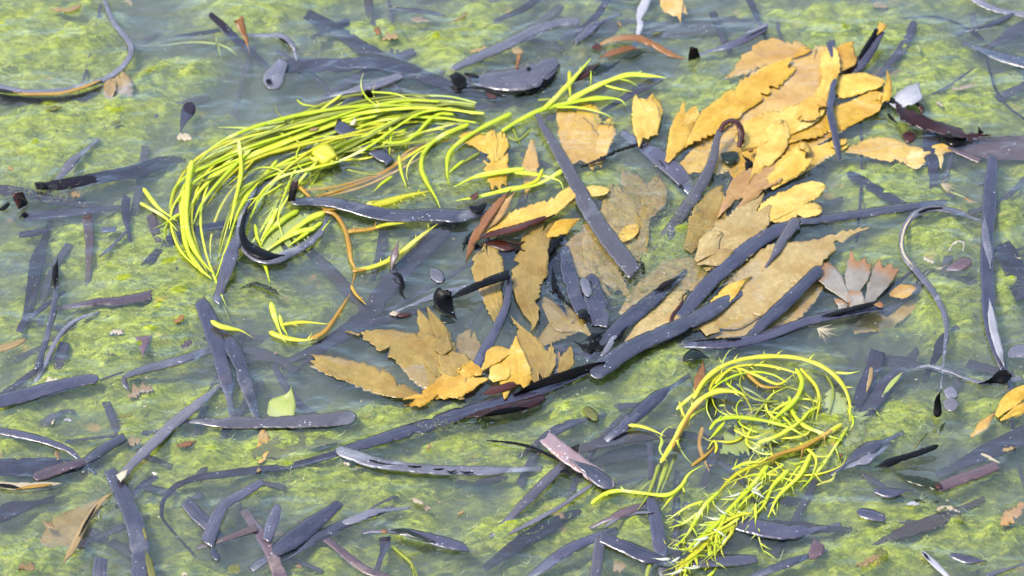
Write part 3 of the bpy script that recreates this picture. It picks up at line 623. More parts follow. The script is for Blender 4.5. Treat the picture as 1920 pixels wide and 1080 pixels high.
addp(o, 'foam', 'weed_cream', [(730,588),(740,587),(750,589)], [6,9,5], 1.2, "white foam", ends='rr', wob=3)
E("slate blade standing under the mustard leaf in the middle", [(1058,468),(1066,510),(1078,548),(1092,588)], [20,28,28,20], .8, ends='pc')
E("wide lavender blade end below the slate one in the middle", [(1108,512),(1112,545),(1120,575),(1126,612)], [22,34,40,30], 1.3, 'eelgrass_dark', ends='rc')
E("small lavender blade scrap between the two upright middle ones", [(1092,520),(1100,540),(1104,556)], [14,20,14], 1.9, 'eelgrass_grey', ends='rr')
E("blue dark blade sunk in fluff left of the orange fork", [(1196,268),(1230,290),(1268,322),(1296,356)], [20,30,32,22], .6, ends='pp')
o = E("looped blade rising to a dark brown hoop amid the gold fronds", [(1248,444),(1270,412),(1298,372),(1322,332),(1336,300),(1344,262),(1352,243)], [22,24,24,22,18,13,12], [.8,1,1.5,2.5,4,7,9], 'eelgrass_speckled', ends='pc')
addp(o, 'hoop', 'weed_redbrown', [(1350,246),(1358,232),(1372,226),(1384,232),(1390,250),(1386,276)], [9,9,9,11,13,9], [9,10.5,11,10,7,3], "dark red brown hoop", ends='cc')
addp(o, 'hoop_reflection', 'weed_blackgreen', [(1352,288),(1368,296),(1384,286)], [12,26,14], 1.8, "black reflection below the hoop built as a piece", ends='rr')  # the loop's dark reflection, put in as a piece of weed
E("crinkled dark slate blade right of the tan film frond", [(1124,648),(1150,622),(1185,592),(1225,560),(1268,524)], [12,24,27,25,12], 2.0, ends='pp')
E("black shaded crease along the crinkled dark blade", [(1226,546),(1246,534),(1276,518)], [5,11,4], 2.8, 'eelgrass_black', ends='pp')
E("black crumpled root clump where the middle blades meet", [(1092,640),(1112,632),(1134,622)], [4,14,6], [1,3,3], 'eelgrass_black', ends='pp', name='blade_stub', wob=2.5)
E("small black knot above the crumpled root clump", [(1082,584),(1094,590),(1106,604)], [6,18,8], [1,3,2], 'eelgrass_black', ends='rp', name='blade_stub', wob=2.5)
E("thin lavender blades pair rising from the rounded long end", [(1130,668),(1144,645),(1158,622)], [10,12,8], 1.7, 'eelgrass_grey', ends='cp')
o = E("very long lavender blade with rounded lower end in the middle", [(1108,704),(1140,680),(1180,654),(1225,632),(1265,615),(1310,594),(1345,574),(1376,556)], [32,34,33,30,28,27,25,16], 3.0, 'eelgrass_speckled', ends='rp')
o = E("rolled blade with red burnt tip reaching right of centre", [(1290,646),(1350,644),(1410,636),(1460,620),(1510,603),(1560,590),(1610,581),(1655,572)], [12,18,20,19,17,16,16,15], [.6,.6,.8,1,1.5,2,3,4], 'eelgrass_dark', ends='pc')
addp(o, 'upturned_edge', 'eelgrass_black', [(1540,592),(1570,586),(1610,576),(1646,568)], [3,7,9,9], [2.6,4,5.5,6.5], "black upturned edge", ends='pc')
addp(o, 'burnt_tip', 'weed_rust', [(1638,571),(1648,570),(1657,574)], [9,12,11], [6.6,6.8,6.8], "red orange tip", ends='pr')
o = E("long dark blade with black standing edge below the wrack", [(1132,682),(1080,700),(1030,722),(980,742),(920,758),(860,776),(800,797),(740,815),(680,833),(630,848)], [16,20,22,22,22,24,24,22,20,14], [2.5,2,1.5,1,.8,.8,.6,.5,.2,-.2], 'eelgrass_dark', ends='pc')
addp(o, 'standing_edge', 'eelgrass_black', [(962,740),(990,729),(1030,714),(1080,698),(1134,678)], [4,12,16,18,12], [1,3,4,4,3.5], "black standing edge", tilt=3, ends='pp')
o = E("dark red stem end lying on the long black edged blade", [(900,740),(925,732),(968,720)], [5,14,14], 2.5, 'weed_redbrown', ends='pr', name='blade_stub')
o = E("black and brown rotten stalk below the long dark blade", [(866,784),(900,776),(940,768),(985,758),(1022,744)], [8,12,17,19,12], [2,3,3.5,3.5,3], 'weed_redbrown', ends='pr', name='rotten_stalk')
addp(o, 'black_patch', 'eelgrass_black', [(904,780),(940,772),(990,764)], [3,12,8], 4.2, "black patch", ends='pp', tilt=2)
E("thin curved tail sinking left from the long dark blade", [(700,826),(640,846),(590,862),(540,874),(470,882),(410,890),(360,898),(325,915),(306,940),(304,968),(318,990),(338,1012)], [14,13,13,13,13,13,12,11,9,7,5,3], [-.4,-.6,-.8,-1,-1.2,-1.4,-1.5,-1.8,-2,-2.2,-2.4,-2.6], ends='cp')
# left
E("slate blade with black cut tip reaching the lime tangle", [(66,348),(110,346),(150,340),(200,330),(250,322),(300,306),(330,298)], [12,20,22,23,24,24,14], [2,1,.5,-.5,-1.5,-3,-5], 'eelgrass_dark', ends='cp')
E("black triangular cut tip at the left end of slate blade", [(68,344),(78,346),(90,352)], [4,10,6], [2.5,3.5,2], 'eelgrass_black', ends='pc', name='blade_stub')
E("slate blade pointing up right above the left hand slate band", [(110,334),(124,316),(138,300),(157,284)], [10,16,17,8], .6, 'eelgrass_grey', ends='pp')
E("fuzzy dark blade at the left edge below slate band", [(-10,354),(40,360),(90,372),(150,382)], [18,18,17,14], -1, 'eelgrass_speckled', ends='cp')
E("speckled blade running right from the red black stub", [(44,408),(90,402),(140,398),(192,392)], [13,17,15,10], -.8, 'eelgrass_speckled', ends='cp')
o = E("square red black stub standing at the left edge", [(44,386),(38,374),(32,362)], [20,21,21], [1,4,8], 'weed_redbrown', ends='cc', name='blade_stub')
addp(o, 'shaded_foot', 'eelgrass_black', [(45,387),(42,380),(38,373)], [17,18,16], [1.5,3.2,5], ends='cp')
E("black hook of blade touching the left edge", [(-8,396),(6,390),(18,380)], [3,8,7], [.6,1,2], 'eelgrass_black', ends='pr', name='blade_stub')
E("small black fleck under the red black stub", [(36,408),(44,402),(52,400)], [4,9,6], 1.0, 'eelgrass_black', ends='pr', name='blade_stub')
E("sunken blade with orange broken top in the left algae", [(162,404),(166,430),(168,460),(166,505)], [20,19,17,12], [.8,-1,-2,-4], 'eelgrass_mauve', ends='cp')
E("dark upright blade bent at its foot left of lime tangle", [(238,368),(235,390),(237,412),(240,430)], [14,17,15,8], -1.2, ends='cp')
E("thin bent foot trailing down left from upright dark blade", [(241,428),(226,446),(205,466),(186,482)], [5,6,6,4], -1.2, 'eelgrass_grey', ends='pp')
E("tiny purple blade chip in the left algae", [(190,431),(204,430),(218,429)], [9,10,9], -.6, ends='cc')
E("short flat purple blade below the speckled one at left", [(36,440),(62,437),(92,432)], [11,13,10], -1, 'eelgrass_dark', ends='cr')
E("wide slate blade sinking down the left side", [(84,448),(74,478),(66,510),(60,545),(48,600)], [14,24,26,24,14], -3, 'eelgrass_dark', ends='pp')
o = E("dark bristled blade curving down to its foot at left", [(104,520),(104,552),(98,590),(88,630),(78,664),(70,692)], [8,11,13,12,12,14], .5, 'eelgrass_speckled', ends='pc')
E("black tongue shaped tip at the head of bristled blade", [(102,540),(103,520),(105,500),(108,484)], [6,11,10,4], [.8,2,3,4], 'eelgrass_black', ends='pp', name='blade_stub')
E("dark fuzzy upright chip by the lime tangle's left rim", [(283,402),(289,425),(296,452)], [18,18,12], -1.4, 'eelgrass_mauve', ends='cp')
E("soft dark blade angling down left under lime tangle", [(344,424),(320,452),(290,480),(256,508)], [16,22,18,8], -1.6, 'eelgrass_speckled', ends='pp')
E("dim upright blade just left of the lime tangle's foot", [(330,430),(331,462),(329,512)], [16,16,10], -2.5, ends='cp')
E("brown tipped stub behind the lime strands", [(322,402),(332,392),(344,380)], [18,20,16], -.5, 'eelgrass_mauve', ends='cc', name='blade_stub')
E("slate strip with orange lower rim under the lime strands", [(360,430),(400,424),(444,415)], [8,14,14], -.8, 'eelgrass_dark', ends='pc')
o = E("black crescent blade cupping the bright green strands", [(470,372),(456,402),(449,432),(456,460),(478,480),(510,486),(548,472),(580,454),(602,434),(614,406)], [8,11,13,15,17,17,15,14,12,6], [4,4,4,3.5,3,2.5,2,1.5,1,.5], 'eelgrass_grey', ends='pp')
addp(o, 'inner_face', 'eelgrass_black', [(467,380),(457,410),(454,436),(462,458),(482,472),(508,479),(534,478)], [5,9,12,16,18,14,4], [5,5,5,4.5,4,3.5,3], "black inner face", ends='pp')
E("slate blade passing through the lime tangle up right", [(492,350),(512,330),(536,312),(566,298)], [10,18,19,12], -.5, ends='pp')
E("wide slate blade falling from crescent below lime strands", [(454,428),(440,462),(428,494),(416,532)], [14,24,26,20], 3.4, 'eelgrass_speckled', ends='pp')
E("purple blade crossing beneath the pale lime strands at top", [(630,232),(660,252),(694,274),(732,304)], [22,26,26,18], 1.4, 'eelgrass_dark', ends='cc')
E("mauve driftwood like blade on bright green algae at left", [(145,572),(180,566),(220,564),(284,553)], [9,13,15,18], .5, 'eelgrass_mauve', ends='pc')
E("slender dark blade curving down over the left algae", [(178,588),(150,596),(124,614),(106,638),(94,662),(80,690)], [4,7,8,9,10,9], .6, 'eelgrass_grey', ends='pp')
E("faint purple smear of blade beside the slender curved one", [(124,634),(116,660),(106,698)], [18,22,14], -2, 'eelgrass_speckled', ends='pp')
o = E("small dark triangle of blade pointing down on green algae", [(268,629),(268,645),(268,672)], [34,22,4], .5, 'eelgrass_mauve', ends='cp', name='blade_scrap', slant=.01)
E("broad dark blade falling from a bent head at left", [(374,562),(388,590),(402,630),(414,672),(424,712),(430,745)], [22,30,32,30,27,16], .5, 'eelgrass_dark', ends='cp')
E("second dark blade beside the broad falling one", [(412,616),(436,652),(452,690),(464,730),(478,772)], [16,26,25,24,16], .9, 'eelgrass_speckled', ends='pp')
o = E("dark arching blade with pale underside and hooked left end", [(232,706),(262,695),(300,684),(340,674),(396,656)], [10,15,16,17,14], [1,1,.8,.5,-1], 'eelgrass_grey', ends='rp')
addp(o, 'hooked_end', 'eelgrass_dark', [(231,704),(234,718),(242,732)], [9,13,14], [.8,0,-1.5], ends='rp')
E("thread thin blade linking two dark blades at left", [(184,714),(210,704),(234,697)], [4,4,3], .3, ends='pp')
E("wide dark blade with rounded right end from the left edge", [(-12,754),(40,742),(90,728),(140,716),(186,708)], [26,25,23,21,19], .6, 'eelgrass_dark', ends='cr')
E("faint dark blade slanting down to the left edge", [(72,690),(40,715),(-8,748)], [10,12,10], -2, ends='pc')
o = E("grey striped blade slanting to a pale cut end at lower left", [(404,730),(372,756),(330,790),(290,828),(258,860),(226,894)], [9,17,20,19,18,15], [.4,.8,1,1.5,2,2.5], 'eelgrass_grey', ends='pc')
addp(o, 'cut_end', 'weed_cream', [(240,880),(232,889),(222,897)], [10,14,15], 2.9, "pale cut end", ends='pc')
E("speckled log like blade with rounded right end at lower left", [(362,790),(420,792),(490,792),(560,790),(620,786),(668,780)], [8,20,22,24,26,24], .9, 'eelgrass_speckled', ends='pr')
E("brown pink stub touching the left edge", [(-8,656),(20,648),(48,636)], [15,14,8], .6, 'weed_peach', ends='cr', name='blade_stub')
E("dark bent blade above the brown pink stub", [(36,622),(44,604),(62,590),(92,568)], [13,13,12,8], -1, ends='cp')
# bottom left
E("dark curved blade entering at the lower left edge", [(-12,806),(40,815),(90,828),(132,846),(152,864)], [12,14,14,12,6], .7, ends='cp')
E("slate blade pointing up right near the lower left edge", [(154,868),(180,850),(206,834),(234,818)], [12,18,19,17], .4, 'eelgrass_speckled', ends='pc')
E("broad lavender band at the lower left edge", [(-12,876),(50,876),(110,874),(156,872)], [32,32,30,18], -1, 'eelgrass_dark', ends='cp')
E("dark rounded blade resting on the lavender band at lower left", [(62,896),(90,886),(120,876),(154,866)], [18,20,18,16], .9, 'eelgrass_mauve', ends='rp')
o = E("pale curled blade with golden rim and black slit at left edge", [(-12,905),(20,911),(60,910),(118,906)], [10,13,12,6], [1,1.5,1.5,.8], 'weed_cream', ends='cp', name='curled_blade')
addp(o, 'golden_rim', 'amber_stem', [(30,917),(60,912),(98,908)], [4,6,3], 2.4, "golden rim", ends='pp')
addp(o, 'dark_slit', 'eelgrass_black', [(-8,908),(16,911),(40,915)], [3,7,3], 2.6, ends='cp')
o = E("gold brown rolled frond with black notches at lower left", [(212,922),(190,940),(168,968),(150,1000),(136,1028),(118,1058)], [6,9,11,13,13,5], [.5,1.5,2.5,3,2.5,.6], 'weed_peach', ends='pp', name='rolled_frond', cat='seaweed')
addp(o, 'film', 'wrack_tan', [(206,926),(172,950),(132,986),(96,1016),(60,1050)], [10,44,70,80,50], -6, "thin pale sunken film", ends='pp')
addp(o, 'notches', 'eelgrass_black', [(182,946),(172,962),(158,986),(148,1006)], [2,5,4,2], 3.8, ends='pp')
addp(o, 'flap', 'weed_cream', [(178,952),(182,962),(186,972)], [20,18,8], .8, ends='cp')
E("slate blade sunk at the left edge below curled one", [(-12,970),(20,956),(66,944)], [30,30,14], -2.5, ends='cp')
E("tall dark blade running off the bottom edge at lower left", [(204,880),(222,912),(240,948),(254,985),(262,1025),(262,1090)], [22,28,32,38,38,34], .5, 'eelgrass_speckled', ends='cc')
E("short dim blade crossing the tall one at lower left", [(246,928),(268,910),(292,892)], [10,13,12], -1, ends='pc')
E("pale sunken strip left of the tall lower left blade", [(196,1002),(220,992),(244,982)], [8,11,10], -2, 'eelgrass_grey', ends='pp')
E("square white specked blade cut by the bottom edge at left", [(189,1044),(188,1062),(184,1092)], [26,27,27], .5, 'eelgrass_speckled', ends='cc')
E("left arm of the dark V shaped blades at lower left", [(346,938),(362,956),(382,976),(396,990)], [22,26,26,20], .9, 'eelgrass_speckled', ends='cp')
E("right arm of the dark V shaped blades bending upward", [(494,902),(460,922),(424,944),(408,966),(398,992),(388,1020)], [15,18,20,24,26,24], 1.3, 'eelgrass_speckled', ends='cc')
E("mauve edged strip right of the V shaped blades' foot", [(404,1016),(440,1004),(482,988)], [10,12,14], .8, 'eelgrass_mauve', ends='pc')
E("dark little plug in green algae below V shaped blades", [(396,1028),(402,1038),(410,1050)], [10,15,14], .6, ends='rr', name='blade_stub')
E("dark mauve blade running down off the bottom at left", [(476,984),(494,1010),(512,1045),(530,1092)], [20,24,26,28], .4, 'eelgrass_mauve', ends='pc')
E("short upright blade with frothy white edge near the bottom", [(522,945),(514,968),(506,992),(500,1014)], [14,22,24,18], .8, 'eelgrass_speckled', ends='rc')
E("ribbed purple blade slanting up right near the bottom left", [(500,1046),(530,1024),(566,998),(600,972),(638,942)], [20,30,32,28,16], 1.1, 'eelgrass_dark', ends='pc')
E("speckled blade branching right of the ribbed purple one", [(552,1032),(600,1004),(650,980),(704,962)], [16,18,16,12], .7, 'eelgrass_speckled', ends='pp')
E("lavender pointed blade lying beside the speckled branch", [(632,984),(664,974),(700,960),(732,956)], [8,14,14,6], 1.2, 'eelgrass_grey', ends='pp')
E("brown edged blade trailing off the bottom edge", [(590,998),(624,1020),(660,1050),(690,1070),(740,1086)], [10,14,15,14,12], .6, 'eelgrass_mauve', ends='pc')
o = E("curved grey blade cracked with black slits below the centre", [(630,842),(662,854),(700,866),(750,874),(810,880),(870,882),(925,882),(980,880)], [18,21,22,19,18,17,16,10], [1,1.2,1.5,1.5,1.5,1.2,1,.5], 'eelgrass_grey', ends='rp')
for a in (((692,862),(722,870),(762,873)), ((764,873),(778,875),(790,874)), ((812,879),(822,880),(832,878)), ((836,882),(846,885),(856,881)), ((862,884),(876,886),(890,885))):
    addp(o, 'dark_slit', 'eelgrass_black', list(a), [2,3.6,2], 2.1, ends='pp')
E("thin black arched blade pointing at the pink stick", [(912,826),(940,828),(970,832),(1005,842),(1030,854),(1050,864)], [3,4,5,6,6,4], 1.2, 'eelgrass_black', ends='pp')
o = E("slate leaf tip with black and green slit near the bottom", [(716,996),(750,996),(790,1004),(830,1016),(862,1024),(880,1032)], [6,12,18,22,18,6], [1,2.5,2.5,2,1.5,.8], 'eelgrass_dark', ends='pr')
addp(o, 'slit', 'weed_blackgreen', [(730,994),(756,996),(784,1006),(816,1016)], [4,9,9,4], 3.8, "black slit showing green", ends='pp')
addp(o, 'orange_tip', 'weed_rust', [(714,994),(720,996),(727,996)], [5,8,5], 3.2, "orange brown tip", ends='rr')
E("dark sunken blade end hanging below the slate leaf tip", [(722,1006),(722,1022),(716,1040)], [22,22,10], -1, ends='cp')
o = E("pinkish white specked stick lying across the dark blades", [(1022,819),(1045,838),(1074,860),(1104,882),(1134,902),(1152,912)], [25,28,29,28,27,16], [5,4,3,2.2,1.6,1], 'weed_pink', ends='cr', name='driftwood_stick', cat='stick')
addp(o, 'dark_half', 'eelgrass_speckled', [(1068,860),(1100,880),(1132,902),(1150,912)], [10,24,26,12], [4.2,3.2,2.4,1.6], "dark slate lower half", ends='pr')
E("straight dark blade leaning down left from the pink stick", [(1062,866),(1034,892),(1004,922),(976,950),(946,980)], [16,18,19,18,12], 1.0, 'eelgrass_speckled', ends='cp')
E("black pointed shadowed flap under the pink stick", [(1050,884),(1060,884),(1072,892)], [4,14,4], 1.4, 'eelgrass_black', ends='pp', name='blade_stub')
E("small black fin above the pink stick", [(1074,846),(1080,840),(1086,832)], [14,12,4], [2,4,5], 'eelgrass_black', ends='cp', name='blade_stub')
E("slender ridged blade with black tip below the pink stick", [(1112,908),(1084,926),(1050,950),(1010,972),(950,1004)], [8,8,8,9,6], .9, 'eelgrass_grey', ends='rp')
E("wide blurred dark blade slanting near the bottom centre", [(938,1044),(980,1014),(1020,992),(1070,964)], [20,28,26,14], -2, ends='pp')
E("slate bend of blade on the green near bottom centre", [(1020,1062),(1050,1040),(1090,1018),(1122,1006)], [18,20,20,18], .4, 'eelgrass_dark', ends='pp')
E("upright slate blade running off the bottom centre", [(1126,1006),(1122,1040),(1114,1092)], [20,21,22], .8, 'eelgrass_dark', ends='cc')
E("lavender blade slanting right from the upright slate one", [(1126,1006),(1166,1022),(1206,1040),(1246,1052)], [20,24,28,16], 1.2, 'eelgrass_dark', ends='cp')
E("dark wide blade falling behind the lime stems to the right", [(1218,926),(1226,960),(1234,1000),(1240,1046)], [18,24,28,24], .4, 'eelgrass_dark', ends='cp')
E("slate shred below the yellow spiny weed near the bottom", [(1290,1058),(1340,1052),(1380,1050),(1420,1048)], [12,22,24,14], .8, 'eelgrass_speckled', ends='pc')
o = E("slate blade with curled pale rim right of the spiny weed", [(1358,978),(1400,984),(1450,994),(1500,996),(1540,990)], [14,28,30,22,8], [1,1.5,1.2,.8,-.5], 'eelgrass_dark', ends='cp')
E("mauve filmy blade beside the lime stems near bottom centre", [(1140,974),(1170,960),(1206,948)], [8,16,12], .6, 'eelgrass_mauve', ends='pp')
E("curved pale edge of film left of the lime stems", [(1130,992),(1156,974),(1190,962),(1226,960)], [4,6,6,3], .8, 'eelgrass_grey', ends='pp')
E("slate blade curling up left of the yellow spiny weed", [(1180,790),(1204,768),(1232,744),(1262,724)], [22,24,22,8], .5, 'eelgrass_dark', ends='cp')
E("dark blade scrap leaning on the slate curl", [(1152,812),(1172,796),(1196,772)], [16,24,18], .9, 'eelgrass_speckled', ends='pc')
E("faint slate blade stretching right behind the pink stick", [(1086,842),(1130,830),(1180,820),(1240,814)], [16,20,20,18], -1.2, 'eelgrass_dark', ends='pp')
E("dim purple blade above the pink stick", [(1000,836),(1030,814),(1066,796),(1100,786)], [10,16,16,6], -1.2, 'eelgrass_speckled', ends='pp')
E("deep sunken dark blade running from stick to the lime weed", [(1100,872),(1150,856),(1200,846),(1250,838)], [12,24,26,16], -6, ends='pp')
# bottom right
E("dark blade end square cut beside the yellow weed's arch", [(1646,658),(1638,690),(1622,726),(1602,770)], [30,32,30,18], -1.5, 'eelgrass_dark', ends='cp')
E("second purple blade leaning beside the square cut one", [(1696,684),(1664,720),(1634,754),(1600,790)], [20,30,32,20], -2, 'eelgrass_dark', ends='pp')
E("long dim band reaching right from the square cut blade", [(1660,676),(1700,680),(1740,690)], [20,18,10], -4, ends='pp')
E("slate chip of blade under the pale hooped one", [(1774,626),(1764,648),(1748,682)], [14,22,10], -2, ends='cp')
o = E("black claw shaped tip standing in the water at right", [(1758,782),(1758,762),(1759,745),(1766,730)], [18,14,11,3], [0,4,9,14], 'eelgrass_black', ends='rp', name='blade_stub')
E("black twiggy stick lying on algae at lower right", [(1640,876),(1664,868),(1700,856),(1730,846),(1760,835)], [6,15,12,12,8], [1,2.5,3,3.5,4], 'eelgrass_black', ends='pr', name='black_twig', cat='stick')
E("slate leaf scrap beside the black twig at lower right", [(1586,868),(1610,850),(1634,838),(1660,826)], [6,22,24,8], .6, 'eelgrass_speckled', ends='pp')
E("grey lower flap of the slate leaf scrap", [(1606,868),(1624,862),(1640,850)], [10,20,14], .5, 'eelgrass_grey', ends='pp')
o = E("black green wet tip with red end beside mauve stick", [(1676,884),(1700,896),(1730,904),(1766,914)], [10,12,17,16], [.6,1,1.5,1.2], 'weed_blackgreen', ends='pr', name='blade_stub')
addp(o, 'red_end', 'weed_redbrown', [(1752,908),(1760,911),(1767,914)], [8,13,9], 2.3, "dark red end", ends='rr')
E("mauve brown woody stick with frayed rims at lower right", [(1758,914),(1790,902),(1824,890),(1872,872)], [16,20,20,16], 1.0, 'eelgrass_mauve', ends='cc', name='driftwood_stick', cat='stick')
E("dark pointed triangle of blade below the black twig", [(1638,920),(1664,924),(1688,922),(1712,918)], [8,18,12,3], .5, 'eelgrass_dark', ends='cp', name='blade_scrap')
o = E("slate chip with cream coated upper edge at lower right", [(1606,958),(1630,964),(1660,972)], [14,20,14], .6, 'eelgrass_dark', ends='rc', name='blade_scrap')
addp(o, 'cream_crust', 'weed_cream', [(1610,958),(1628,959),(1656,966)], [9,9,4], 1.2, "cream crust", ends='rp', wob=3)
E("faint purple band under the green at lower right", [(1640,1014),(1700,996),(1760,974),(1812,950)], [14,22,24,12], -2.5, ends='pp')
E("dark purple chip near the bottom right of spiny weed", [(1536,1016),(1530,1032),(1518,1048)], [22,26,12], .6, 'eelgrass_mauve', ends='cr', name='blade_scrap')
E("dark specked strip reaching the bottom edge left of purple chip", [(1428,1074),(1470,1058),(1516,1042)], [12,16,10], .4, 'eelgrass_speckled', ends='pp')
o = E("pale rolled quill with black opening near the bottom right", [(1728,1034),(1742,1046),(1758,1062),(1776,1080)], [7,11,11,8], [2,1.5,1,.5], 'eelgrass_pale', ends='rp')
addp(o, 'opening', 'eelgrass_black', [(1729,1034),(1737,1043),(1744,1050)], [3,6,3], 3, ends='pp')
E("slate scrap lying at the bottom right", [(1782,1040),(1812,1048),(1850,1052)], [10,18,10], .4, 'eelgrass_dark', ends='cp', name='blade_scrap')
E("grey quill with dark tip in the bottom right corner", [(1850,1080),(1872,1072),(1897,1064)], [10,9,5], 1, 'eelgrass_grey', ends='cp')
E("wide slate band reaching the right edge near the gold leaves", [(1790,876),(1840,852),(1880,834),(1935,808)], [16,30,34,38], -2.5, 'eelgrass_dark', ends='pc')
E("broad pale band sunk below the right arm of the spiny weed", [(1440,985),(1500,990),(1560,992)], [24,24,12], -2, ends='pp')
# ------------------------------------------------------------------ serrated wrack
Wk("orange forked frond tip hanging from the top edge", [([(1252,-12),(1262,12),(1276,42)],[30,36,12],'cp'), ([(1262,4),(1280,16),(1290,26)],[20,24,8],'cp')], 'wrack_orange', -1, 3)
Wk("large froth topped amber frond at the upper left of the gold cluster", [([(1516,88),(1470,94),(1425,106),(1390,128),(1358,146)],[14,40,56,52,14],'rp')], 'wrack_orange', -.6, 5)
Wk("broad flat orange frond lying under the folded strap", [([(1300,262),(1360,242),(1420,206),(1480,164),(1530,128),(1566,104)],[30,70,92,98,80,26],'pr')], 'wrack_orange', -1.2, 5)
Wk("amber frond rising right from the yellow bud to the froth topped one", [([(1264,288),(1300,252),(1345,218),(1395,180),(1440,148),(1486,122)],[22,40,54,54,42,20],'pc')], 'wrack_gold', .9, 5)
Wk("folded yellow strap frond beside the upright slate blade", [([(1552,90),(1557,120),(1554,150),(1542,184),(1516,210),(1470,230),(1420,246),(1384,264)],[20,30,33,38,44,46,46,36],'rc',[4,5,4.5,3.5,2.5,2,1.5,1])], 'wrack_yellow', None, 4)
Wk("small rust edged leaf at the top of the gold cluster", [([(1564,138),(1578,118),(1590,98),(1600,84)],[18,38,40,20],'pr')], 'wrack_orange', 2, 3)
Wk("smooth oval gold frond lobe pointing right", [([(1564,166),(1590,160),(1622,154),(1658,155)],[34,40,36,12],'cr')], 'wrack_gold', 1, 3)
Wk("gold frond with upturned horn tip at its right end", [([(1436,274),(1490,250),(1545,230),(1600,208),(1658,184)],[30,46,46,42,32],'pr',[.8,.8,1,1.2,1.6]), ([(1652,190),(1662,172),(1666,150),(1664,132)],[26,15,11,4],'rp',[2,5,8,11])], 'wrack_gold', None, 4)
Wk("curled orange lobe lying over the folded strap's foot", [([(1500,222),(1518,206),(1532,196),(1545,198)],[30,38,34,12],'rr',[3,4,5,5.5])], 'wrack_orange', None, 3)
Wk("pale yellow lobe below the folded strap frond", [([(1468,226),(1452,262),(1432,300),(1402,344)],[26,44,46,26],'rp')], 'wrack_yellow', 2.2, 4)
Wk("frond with a crisp curled pale tip below the gold cluster", [([(1512,282),(1492,302),(1460,326),(1424,348)],[34,40,38,26],'cp',[4,3,2.4,2]), ([(1498,278),(1508,272),(1518,286)],[10,14,10],'rr',[5.5,6,5])], 'wrack_yellow', None, 4)
Wk("mauve and orange frond folding down from the crisp tip", [([(1476,312),(1436,330),(1396,346),(1366,376),(1344,408)],[26,42,40,38,18],'cp'), ([(1440,340),(1410,362),(1382,390)],[20,26,12],'pp')], 'wrack_mauve', 1.8, 3)
Wk("long yellow frond running right to a bright nub", [([(1446,352),(1488,318),(1536,290),(1588,268)],[16,28,28,16],'pc'), ([(1556,272),(1570,267),(1588,266)],[10,12,10],'rr',1.6)], 'wrack_yellow', .5, 3)
Wk("sunken yellow frond right of the bright nub", [([(1586,282),(1630,278),(1680,282),(1738,296)],[22,36,36,28],'pc'), ([(1690,300),(1714,304),(1732,306)],[14,18,12],'pr')], 'wrack_yellow', -1, 4)
Wk("yellow sliver of frond beyond the slate upright at right", [([(1752,284),(1770,280),(1792,286)],[22,20,8],'cp'), ([(1758,290),(1762,304),(1766,316)],[16,16,8],'cp')], 'wrack_yellow', -1, 2)
Wk("sunken pale frond with a red tip beneath the upper right water", [([(1622,142),(1660,148),(1700,142),(1740,140),(1758,142)],[40,62,66,58,30],'pr'), ([(1724,142),(1744,144),(1757,146)],[44,54,34],'cr',-6.3)], 'weed_peach', -7, 2, rib=False)
o = Wk("dark red brown honeycombed weed with a spiky tail at upper right", [([(1682,190),(1694,210),(1716,224),(1746,236),(1786,247),(1822,252),(1858,252)],[8,32,38,26,16,9,4],'pp',[7,6,5,3.5,2.5,1.5,.8])], 'weed_redbrown', None, 5, rib=False, group=None)
addp(o, 'spike', 'eelgrass_black', [(1840,251),(1837,246),(1834,236)], [11,7,2], [1,3,5.5], "black spike", ends='cp')
addp(o, 'foot_reflection', 'weed_redbrown', [(1692,252),(1704,256),(1718,252)], [14,28,12], .8, ends='rr')  # reflections of the weed in the water, built as dark pieces
addp(o, 'foot_reflection', 'eelgrass_black', [(1770,258),(1790,264),(1814,256)], [8,20,8], .7, ends='rr')
addp(o, 'foot_reflection', 'eelgrass_black', [(1664,212),(1672,222),(1682,230)], [6,6,3], .7, ends='rp')
Wk("yellow three fingered frond reaching right of centre", [([(1404,414),(1440,396),(1480,378),(1512,360),(1544,350)],[26,44,36,32,26],'pr'), ([(1430,404),(1470,402),(1505,396),(1540,392)],[30,30,26,22],'pr'), ([(1462,386),(1484,366),(1492,354)],[20,16,6],'cp')], 'wrack_yellow', 1.1, 4)
Wk("great spotted tan frond tapering up right to a point", [([(1318,622),(1362,584),(1412,546),(1466,506),(1530,468),(1580,446),(1630,428)],[60,92,100,92,66,42,10],'pp')], 'wrack_spotted', .4, 7)
Wk("tan frond lying below the lavender cross blade", [([(1330,640),(1400,618),(1470,580),(1530,540),(1556,510)],[36,60,62,50,22],'pp')], 'wrack_tan', -1.4, 5)
Wk("bleached fork of frond with rusty tips at right of centre", [([(1598,588),(1596,566),(1588,552)],[42,44,44],'cc'), ([(1592,566),(1576,545),(1556,520),(1536,500)],[18,26,34,32],'tc'), ([(1594,568),(1600,540),(1608,510),(1614,484)],[20,30,42,40],'tc')], 'wrack_bleached', 1.2, 1.5)
Wk("bleached frond with an orange spotted tip beside the fork", [([(1622,580),(1634,556),(1650,524),(1668,496)],[18,28,38,36],'tc')], 'wrack_bleached', 1.5, 2)
Wk("gold sliver of frond showing below the wide purple blade", [([(1312,600),(1345,568),(1378,540),(1408,516)],[10,26,26,8],'pp')], 'wrack_gold', 1.0, 2, rib=False)
Wk("pale yellow forked frond sunk at the head of the long purple blade", [([(1094,312),(1088,270),(1074,236),(1060,202)],[66,66,50,34],'cr'), ([(1092,290),(1100,246),(1106,190)],[50,46,34],'cr'), ([(1104,308),(1124,272),(1148,228)],[40,40,32],'cr')], 'wrack_gold', -1.0, 3)
